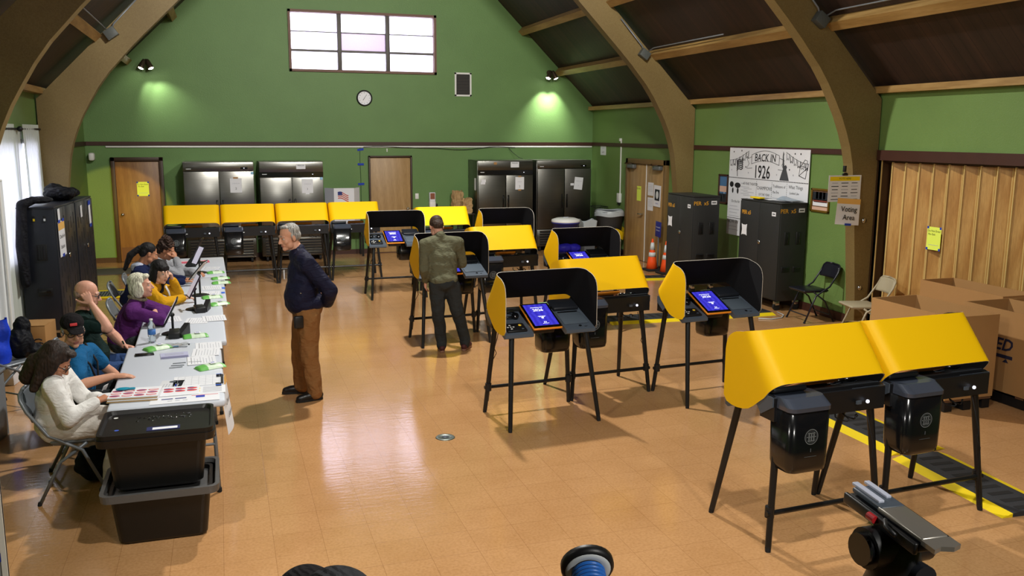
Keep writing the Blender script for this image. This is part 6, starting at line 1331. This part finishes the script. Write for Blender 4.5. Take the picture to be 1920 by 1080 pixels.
# purple cardigan
x, y = -1.0, 9.24
P = seated(x, y, .54, .42, .12); P.update(chest=(-.93, 9.22, .76), neck=(-.86, 9.21, .965), head=(-.80, 9.2, 1.105), shR=(-.88, 9.01, .88), shL=(-.83, 9.41, .89), elR=(-.62, 8.98, .79), elL=(-.6, 9.42, .79), wrR=(-.63, 9.2, .795), wrL=(-.68, 9.14, .85))
r_, h, L, inv = person('laughing white haired person in a purple cardigan leaning on crossed arms', (x, y, 0), -90, P, dict(skin=SK2, brow=H_WB, yaw=-6, pitch=-6, female=1, smile=1, shirt=cloth('purple_knit', (88, 40, 104), .4, 14), trousers=DKTR, handR=((-.2, 1, .05), (.2, 0, 1), -1, 25), handL=((-.1, -1, .0), (.1, 0, 1), 1, 25), handk=.9, chestw=.15, belly=.02, top='cardigan', **SHOES))
hair_cap(h, H_WB, r_, [((0, -.028, .048), (.088, .096, .083)), ((0, -.065, -.02), (.085, .056, .09)), ((-.078, -.02, -.03), (.025, .055, .085)), ((.078, -.02, -.03), (.025, .055, .085)), ((0, .055, .085), (.055, .035, .025)), ((0, -.06, -.08), (.07, .045, .06))])
b = MB(); b.tube([L['neck'] + V((.075 * math.cos(a), .02 + .075 * math.sin(a), .015 - .02 * math.sin(a))) for a in [k * math.pi / 8 for k in range(16)]], .016, cloth('patterned_scarf', (150, 140, 120), .6, 60), 8, closed=True); b.build('scarf', r_)
# yellow hoodie
x, y = -.97, 10.22
P = seated(x, y, .54, .42, .1); P.update(chest=(-.87, 10.2, .78), neck=(-.76, 10.18, .96), head=(-.68, 10.17, 1.085), shR=(-.79, 10.03, .89), shL=(-.74, 10.36, .9), elR=(-.66, 9.93, .79), elL=(-.52, 10.4, .79), wrR=(-.46, 10.16, .785), wrL=(-.57, 10.28, .98))
YH = cloth('yellow_hoodie', (206, 152, 30)); r_, h, L, inv = person('person with black fringe in a yellow hoodie resting chin on hand', (x, y, 0), -90, P, dict(skin=SK3, brow=H_BK, yaw=-46, pitch=8, roll=-4, female=1, shirt=YH, hood=YH, trousers=DKTR, handR=((.9, .35, .0), (0, 0, 1), -1, 30), handL=((-.15, -.35, .8), (.8, .3, .3), 1, 55), handk=.9, chestw=.14, top='hoodie', **SHOES))
hair_cap(h, H_BK, r_, [((0, -.028, .05), (.09, .098, .086)), ((0, -.066, -.03), (.085, .055, .1)), ((-.076, -.02, -.05), (.026, .055, .11)), ((.076, -.02, -.05), (.026, .055, .11)), ((0, .052, .05), (.064, .036, .046)), ((-.06, -.05, -.1), .045, (-.07, -.04, -.22), .03), ((.06, -.05, -.1), .045, (.07, -.04, -.22), .03)], vox=.007)
b = MB(); b.tube([L['neck'] + V(q) for q in ((-.04, .12, -.03), (-.042, .15, -.1), (-.04, .165, -.2))], .006, M_PAPER, 6); b.tube([L['neck'] + V(q) for q in ((.04, .12, -.03), (.042, .15, -.1), (.04, .165, -.17))], .006, M_PAPER, 6); b.build('drawstrings', r_)
# navy hoodie with ponytail
x, y = -1.1, 11.42
P = seated(x, y, .54, .42, .1); P.update(chest=(-1.02, 11.42, .8), neck=(-.96, 11.42, 1.0), head=(-.88, 11.43, 1.135), shR=(-.99, 11.25, .93), shL=(-.97, 11.59, .93), elR=(-.74, 11.26, .79), elL=(-.72, 11.62, .79), wrR=(-.5, 11.34, .785), wrL=(-.5, 11.52, .785))
r_, h, L, inv = person('person with a long dark ponytail in a navy and grey hoodie turned away', (x, y, 0), -90, P, dict(skin=SK4, brow=H_BK, yaw=14, pitch=20, female=1, shirt=cloth('navy_hoodie', (28, 36, 70)), hood=cloth('pale_grey_hood', (176, 184, 204)), trousers=DKTR, handR=((1, 0, 0), (0, 0, 1), -1, 25), handL=((1, 0, 0), (0, 0, 1), 1, 25), handk=.9, chestw=.14, top='hoodie', vox=.007, **SHOES))
hair_cap(h, H_BK, r_, [((0, -.026, .048), (.084, .096, .082)), ((0, -.066, -.0), (.078, .05, .07)), ((0, -.12, .03), .035, (-.02, -.19, -.08), .042), ((-.02, -.19, -.08), .042, (-.03, -.2, -.26), .024)], vox=.007)
# grey hoodie, curly hair
x, y = -1.0, 12.05
P = seated(x, y, .54, .42, .1); P.update(chest=(-.9, 12.04, .78), neck=(-.8, 12.02, .98), head=(-.71, 12.0, 1.10), shR=(-.83, 11.86, .91), shL=(-.8, 12.2, .91), elR=(-.56, 11.84, .79), elL=(-.52, 12.18, .79), wrR=(-.6, 11.93, .99), wrL=(-.38, 12.0, .785))
GH = cloth('grey_hoodie', (150, 152, 158)); r_, h, L, inv = person('person with curly dark hair in a grey hoodie behind the yellow hoodie', (x, y, 0), -90, P, dict(skin=SK4, brow=H_BK, yaw=-10, pitch=22, female=1, shirt=GH, hood=GH, trousers=JEAN, handR=((-.3, .3, .8), (.5, -.6, .2), -1, 50), handL=((.8, -.5, 0), (0, 0, 1), 1, 30), handk=.9, chestw=.14, top='hoodie', vox=.007, **SHOES))
hair_cap(h, m_hair('hair_curly', (52, 34, 26)), r_, [((0, -.03, .055), (.096, .1, .09)), ((0, -.07, .0), (.085, .06, .085)), ((-.04, -.06, .12), (.06, .06, .05)), ((.03, -.02, .125), (.055, .055, .045))], vox=.007, noise=.009)
# standing person, navy jacket, hands behind back (faces -x)
P = dict(hip=(.73, 8.66, .90), chest=(.70, 8.66, 1.20), neck=(.665, 8.665, 1.45), head=(.585, 8.67, 1.60), shR=(.71, 8.86, 1.37), shL=(.72, 8.46, 1.37), elR=(.9, 8.92, 1.1), elL=(.93, 8.44, 1.09), wrR=(.93, 8.72, .97), wrL=(.915, 8.58, .95),
         thR=(.71, 8.76, .84), thL=(.73, 8.57, .84), knR=(.66, 8.78, .48), knL=(.72, 8.55, .48), anR=(.66, 8.80, .085), anL=(.765, 8.52, .085))
NV = cloth('navy_jacket', (26, 27, 48), .6, 9, .6); r_, h, L, inv = person('grey haired person in a navy jacket and brown trousers standing with hands behind the back', (.72, 8.66, 0), 90, P, dict(skin=SK1, brow=H_GR, yaw=24, pitch=12, shirt=NV, collar=NV, trousers=cloth('brown_corduroy', (132, 92, 54), .6, 9), shoe=mat('black_leather', (22, 20, 20), .35), toeR=(-1, .12, 0), toeL=(-1, -.22, 0), handR=((-.1, -1, -.1), (1, 0, .1), 1, 30), handL=((-.1, 1, .0), (1, 0, .1), -1, 30), belly=.06, chestw=.18, chestd=.12, waistw=.185, loose=.03, hipw=.165, hipd=.13, hem=.05, leg=1.24, top='jacket', vox=.005, hk=1.03))
hair_cap(h, H_GR, r_, [((0, -.028, .046), (.079, .088, .074)), ((0, -.064, -.0), (.074, .05, .066)), ((-.07, -.02, .0), (.013, .036, .045)), ((.07, -.02, .0), (.013, .036, .045)), ((0, .03, .096), (.05, .035, .018))])
b = MB(); b.box((0, 0, 0), (.09, .04, .12), M_BLACK, .012, M=inv @ TR(.63, 8.46, .80, rz=12)); b.build('belt_pouch', r_)
b = MB(); b.box((0, 0, 0), (.01, .003, .09), M_PAPER, M=inv @ TR(.52, 8.56, 1.25, rz=-30)); b.build('zip_tag', r_)
b = MB(); b.ball(inv @ V((.66, 8.455, 1.08)), .009, M_CHROME, seg=8, rings=6); b.build('snap_button', r_)
# voter in olive overshirt (faces +y)
P = dict(hip=(2.42, 9.99, .86), chest=(2.42, 10.02, 1.14), neck=(2.40, 10.06, 1.38), head=(2.375, 10.14, 1.50), shR=(2.61, 10.03, 1.31), shL=(2.21, 10.03, 1.31), elR=(2.68, 10.12, 1.05), elL=(2.19, 10.0, 1.02), wrR=(2.58, 10.33, 1.02), wrL=(2.24, 10.14, .86),
         thR=(2.52, 10.0, .80), thL=(2.35, 10.0, .80), knR=(2.6, 10.03, .46), knL=(2.36, 10.04, .46), anR=(2.7, 10.07, .085), anL=(2.41, 10.07, .085))
OL = cloth('olive_overshirt', (98, 98, 78), .5, 14); r_, h, L, inv = person('person in an olive overshirt and dark trousers seen from behind at a booth', (2.45, 10.0, 0), 0, P, dict(skin=SK2, brow=H_BR, yaw=8, pitch=34, shirt=OL, collar=OL, trousers=cloth('charcoal_trousers', (48, 52, 54)), shoe=mat('maroon_shoe', (72, 30, 32), .6), sole=mat('gum_sole', (150, 110, 90), .7), toeR=(.55, .8, 0), toeL=(.1, 1, 0), handR=((-.3, .9, -.1), (0, .1, 1), -1, 25), handL=((.0, .3, -.9), (-1, 0, 0), 1, 25), chestw=.165, waistw=.155, loose=.016, hem=.03, top='overshirt', vox=.005, leg=1.05))
hair_cap(h, H_BR, r_, [(a, b_) if len(q) == 2 else q for q in SHORT for a, b_ in [q[:2]]])
# ---------------------------------------------------------------- foreground: crew and gear at the bottom edge
t = thing('camera_tripod', 'black video tripod with a grey quick release plate in the right foreground', 'tripod', (1.34, 1.44, 0), 0)
HB = 1.71
for k in range(3):
    a = R(90 + 120 * k); b = MB(); b.cyl((.05 * math.cos(a), .05 * math.sin(a), HB - .12), (.2 * math.cos(a), .2 * math.sin(a), .9), .02, M_BLACK); b.cyl((.2 * math.cos(a), .2 * math.sin(a), .9), (.34 * math.cos(a), .34 * math.sin(a), .02), .015, M_BLACK); b.ball((.34 * math.cos(a), .34 * math.sin(a), .022), .022, M_RUBBER); b.build('leg', t)
b = MB(); b.lathe([(0, HB - .16), (.055, HB - .16), (.06, HB - .1), (.05, HB - .07), (.06, HB - .04), (.055, HB), (.04, HB + .03), (0, HB + .03)], M_BLACK); b.cyl((-.075, 0, HB - .0), (.075, 0, HB - .0), .045, M_BLACK, n=20); b.cyl((-.09, 0, HB), (-.075, 0, HB), .035, M_BLACKG, n=20); b.cyl((.02, -.075, HB - .05), (.02, -.05, HB - .05), .03, M_SLATED, n=18); b.build('fluid_head', t)
PM_ = TR(0, .0, HB + .055) @ Matrix.Rotation(R(-3), 4, 'Z') @ Matrix.Rotation(R(4), 4, 'X') @ Matrix.Diagonal((.85, .78, .85, 1))
M_PLG = mat('plate_metal', (150, 146, 138), .35, metal=.6)
b = MB(); b.box((0, 0, 0), (.09, .3, .022), M_SLATED, .006, M=PM_); b.box((-.05, 0, .0), (.012, .3, .03), M_BLACK, .004, M=PM_); b.box((.05, 0, 0), (.012, .3, .03), M_BLACK, .004, M=PM_); b.build('plate_bed', t)
b = MB(); b.box((0, -.06, .02), (.075, .18, .014), M_PLG, .005, M=PM_); b.prism([(-.04, -.15), (.04, -.15), (.04, -.19), (.015, -.2), (-.015, -.19), (-.04, -.2)], .012, M_PLG, PM_ @ TR(0, 0, .012)); b.build('sliding_plate', t)
b = MB(); b.box((0, .08, .022), (.07, .13, .014), M_SLATE, .004, M=PM_); b.box((-.018, .1, .032), (.018, .12, .008), mat('plate_blue_white', (190, 196, 214), .35), .002, M=PM_); b.box((.018, .11, .032), (.016, .1, .008), mat('plate_blue_white', (190, 196, 214), .35), .002, M=PM_); b.build('rear_plate', t)
b = MB(); b.cyl((-.06, .0, .005), (-.06, .03, .005), .01, mat('red_knob', (170, 30, 36), .4), M=PM_); b.tube([(-.055, -.03, .02), (-.075, -.06, .02), (-.075, -.1, .015)], .006, M_BLACK, 6, M=PM_); b.build('lock_lever', t)
# camera with round lens hood
t = thing('video_camera', 'black camera with a ringed blue lens on a tripod at the bottom edge', 'camera', (.655, 1.475, -.07), -14)
for k in range(3):
    a = R(90 + 120 * k); b = MB(); b.cyl((.04 * math.cos(a), .04 * math.sin(a), 1.62), (.3 * math.cos(a), .3 * math.sin(a), .09), .016, M_BLACK); b.ball((.3 * math.cos(a), .3 * math.sin(a), .092), .02, M_RUBBER); b.build('tripod_leg', t)
b = MB(); b.cyl((0, 0, 1.6), (0, 0, 1.68), .04, M_BLACK); b.box((0, -.06, 1.73), (.11, .16, .1), M_BLACK, .015); b.box((.02, -.08, 1.79), (.05, .06, .04), M_BLACK, .01); b.build('camera_body', t)
LA, _ = align((0, 0, 1.735), (0, .14, 1.79)); LA = LA @ Matrix.Diagonal((.86, .86, .86, 1))
b = MB(); b.lathe([(0, 0), (.036, 0), (.038, .1), (.058, .1), (.064, .108), (.064, .122), (.05, .126), (.046, .114), (0, .112)], M_BLACK, LA, 30); b.build('lens_hood', t)
b = MB(); b.lathe([(.042, .0985), (.054, .0985), (.055, .1005)], M_REFL, LA, 30); b.build('pale_ring', t)
b = MB()
for k in range(7): b.lathe([(.0375, .02 + .011 * k), (.0405, .023 + .011 * k), (.0405, .027 + .011 * k), (.0375, .03 + .011 * k)], mat('ribbed_blue', (40, 104, 190), .35), LA, 30)
b.build('lens_barrel', t)
for k, (x, y) in enumerate(((-.04, -.02), (.03, -.03), (.045, -.09))): b = MB(); b.lathe([(.01, 0), (.01, .014), (0, .016)], M_CHROME, TR(x, y, 1.775), 14); b.build('dial', t)
def crew(label, x, y, z, capm, trim=None):
    zt = z; P = dict(hip=(x, y, zt - .78), chest=(x, y, zt - .48), neck=(x, y + .01, zt - .24), head=(x, y + .03, zt - .115), shR=(x + .2, y, zt - .3), shL=(x - .2, y, zt - .3), elR=(x + .26, y + .06, zt - .58), elL=(x - .26, y + .06, zt - .58), wrR=(x + .17, y + .26, zt - .6), wrL=(x - .17, y + .26, zt - .6), thR=(x + .1, y, zt - .84), thL=(x - .1, y, zt - .84), knR=(x + .11, y + .02, .47), knL=(x - .11, y + .02, .47), anR=(x + .12, y, .085), anL=(x - .12, y, .085))
    r_, h, L, inv = person(label, (x, y, 0), 0, P, dict(skin=SK1, brow=H_BR, pitch=4, shirt=cloth('crew_black', (30, 30, 34)), trousers=DKTR, shoe=mat('dark_shoe', (34, 32, 32), .5), toeR=(.1, 1, 0), toeL=(-.1, 1, 0), handR=((-.2, 1, 0), (.5, 0, 1), -1, 30), handL=((.2, 1, 0), (-.5, 0, 1), 1, 30), vox=.008))
    C = Blob(); h.ell(C, (0, -.014, .045), (.085, .105, .08), capm); h.cap(C, (-.075, 0, .02), .016, (.075, 0, .02), .016, capm); h.ell(C, (0, -.014, .02), (.087, .106, .03), trim or capm); C.build('knit_cap', r_, .007, 4)
crew('person in a dark grey cap, only its crown showing at the bottom edge', .165, 1.53, 1.765, cloth('grey_knit_cap', (70, 72, 76), .4, 60))
crew('person in a black cap with red trim, barely showing at the bottom edge', .15, 2.07, 1.505, cloth('black_knit_cap', (34, 32, 34), .4, 60), cloth('red_trim', (150, 40, 44), .4, 60))
t = thing('display_board', 'pale grey board edged in white with blue tape at the left frame edge', 'board', (-1.19, 3.0, 0))
b = MB(); b.box((0, 0, .9), (.96, .012, 1.5), mat('board_grey', (150, 150, 146), .8)); b.build('board', t); b = MB(); b.box((.472, -.002, .9), (.016, .018, 1.5), mat('board_edge', (226, 222, 210), .7)); b.build('white_edge', t); b = MB(); b.box((.45, -.008, 1.245), (.03, .006, .03), M_BTAPE); b.build('tape', t)
for s in (-1, 1): b = MB(); b.cyl((s * .3, .03, 1.5), (s * .38, .3, 0), .014, M_GREYM); b.cyl((s * .3, .014, 1.5), (s * .42, -.25, 0), .014, M_GREYM); b.build('easel_leg', t)
# blue bag hung behind the third-row booth screen gap
bag_blob('soft_bag', 'blue soft bag lying on a booth in the third row', 'bag', [((-.12, 0, .06), (.1, .06, .06)), ((0, 0, .065), (.13, .065, .065)), ((.12, 0, .06), (.1, .06, .06))], mat('royal_blue_cloth', (50, 44, 200), .5, bump=.3, bscale=20), loc=(4.34, 10.97, 1.006), noise=.004)
# ---------------------------------------------------------------- camera, lights, world
f, yaw, pit, rol, H = 1657.5311102955536, 0.3160013770304573, 0.1727411886262488, 0.004683652494385428, 2.577227102483105
cd = bpy.data.cameras.new('camera'); cam = bpy.data.objects.new('camera', cd); COL.objects.link(cam)
cd.sensor_width = 36; cd.sensor_fit = 'HORIZONTAL'; cd.lens = 36 * f / 1920; cd.clip_start = .05; cd.clip_end = 200
fw = V((math.sin(yaw) * math.cos(pit), math.cos(yaw) * math.cos(pit), -math.sin(pit))); rt = V((math.cos(yaw), -math.sin(yaw), 0)); up = rt.cross(fw)
r2 = rt * math.cos(rol) + up * math.sin(rol); u2 = -rt * math.sin(rol) + up * math.cos(rol)
Mx = Matrix((r2, u2, -fw)).transposed().to_4x4(); Mx.translation = (0, 0, H); cam.matrix_world = Mx
S.camera = cam
def lamp(name, kind, loc, power, col=(1, .95, .86), target=None, size=.15, spot=60, blend=.5):
    l = bpy.data.lights.new(name, kind); l.energy = power; l.color = col
    if kind == 'AREA': l.size = size
    elif kind != 'SUN': l.shadow_soft_size = size
    if kind == 'SPOT': l.spot_size = R(spot); l.spot_blend = blend
    o = bpy.data.objects.new(name, l); COL.objects.link(o); o.location = loc
    if target is not None: o.rotation_euler = (V(target) - V(loc)).to_track_quat('-Z', 'Y').to_euler()
    return o
LIGHTS = [((2.6, 10.4, 6.2), (2.7, 9.2, 0), 1650, 150, .12), ((2.0, 2.6, 6.2), (2.0, 5.6, 0), 900, 84, .12), ((-1.55, 3.4, 3.7), (4.5, 5.5, .6), 330, 110, .06),
          ((1.4, 9.0, 5.8), (1.4, 19.1, 3.2), 1300, 85, .2), ((4.4, 9.0, 5.8), (5.2, 19.1, 3.2), 1300, 85, .2), ((.0, 5.4, 5.0), (8.1, 9.4, 1.6), 420, 44, .06), ((2.6, -1.6, 4.6), (3.2, 8.0, 1.2), 620, 120, .2)]  # last spot is an added frontal fill, not a hall fixture
for loc, tg, pw, sp, sz in LIGHTS: lamp('hall_and_fill_light', 'SPOT', loc, pw, (1, .965, .9), tg, sz, sp, .6)
for x, tx, tz, pw in ((-1.38, -1.0, 2.9, 30), (-1.2, -.8, 2.9, 30), (7.0, 6.9, 2.5, 130), (7.2, 7.15, 2.5, 130)):
    lamp('flood_light', 'SPOT', (x, YB - .24, 3.72), pw, (1, .98, .9), (tx, YB - .02, tz), .03, 80, .8)
lamp('added_corner_spot', 'SPOT', (-2.05, 15.4, 1.15), 260, (1, .72, .12), (-2.0, 19.1, .85), .04, 33, .12)  # added amber spot without a fixture, tints the left rear corner
wd = bpy.data.worlds.new('sky'); S.world = wd; wd.use_nodes = True
bg = wd.node_tree.nodes['Background']; bg.inputs['Color'].default_value = (.86, .88, 1, 1); bg.inputs['Strength'].default_value = 7.5
S.view_settings.view_transform = 'Standard'; S.view_settings.look = 'None'; S.view_settings.gamma = 1; S.view_settings.use_curve_mapping = False
S.view_settings.exposure = 0.0
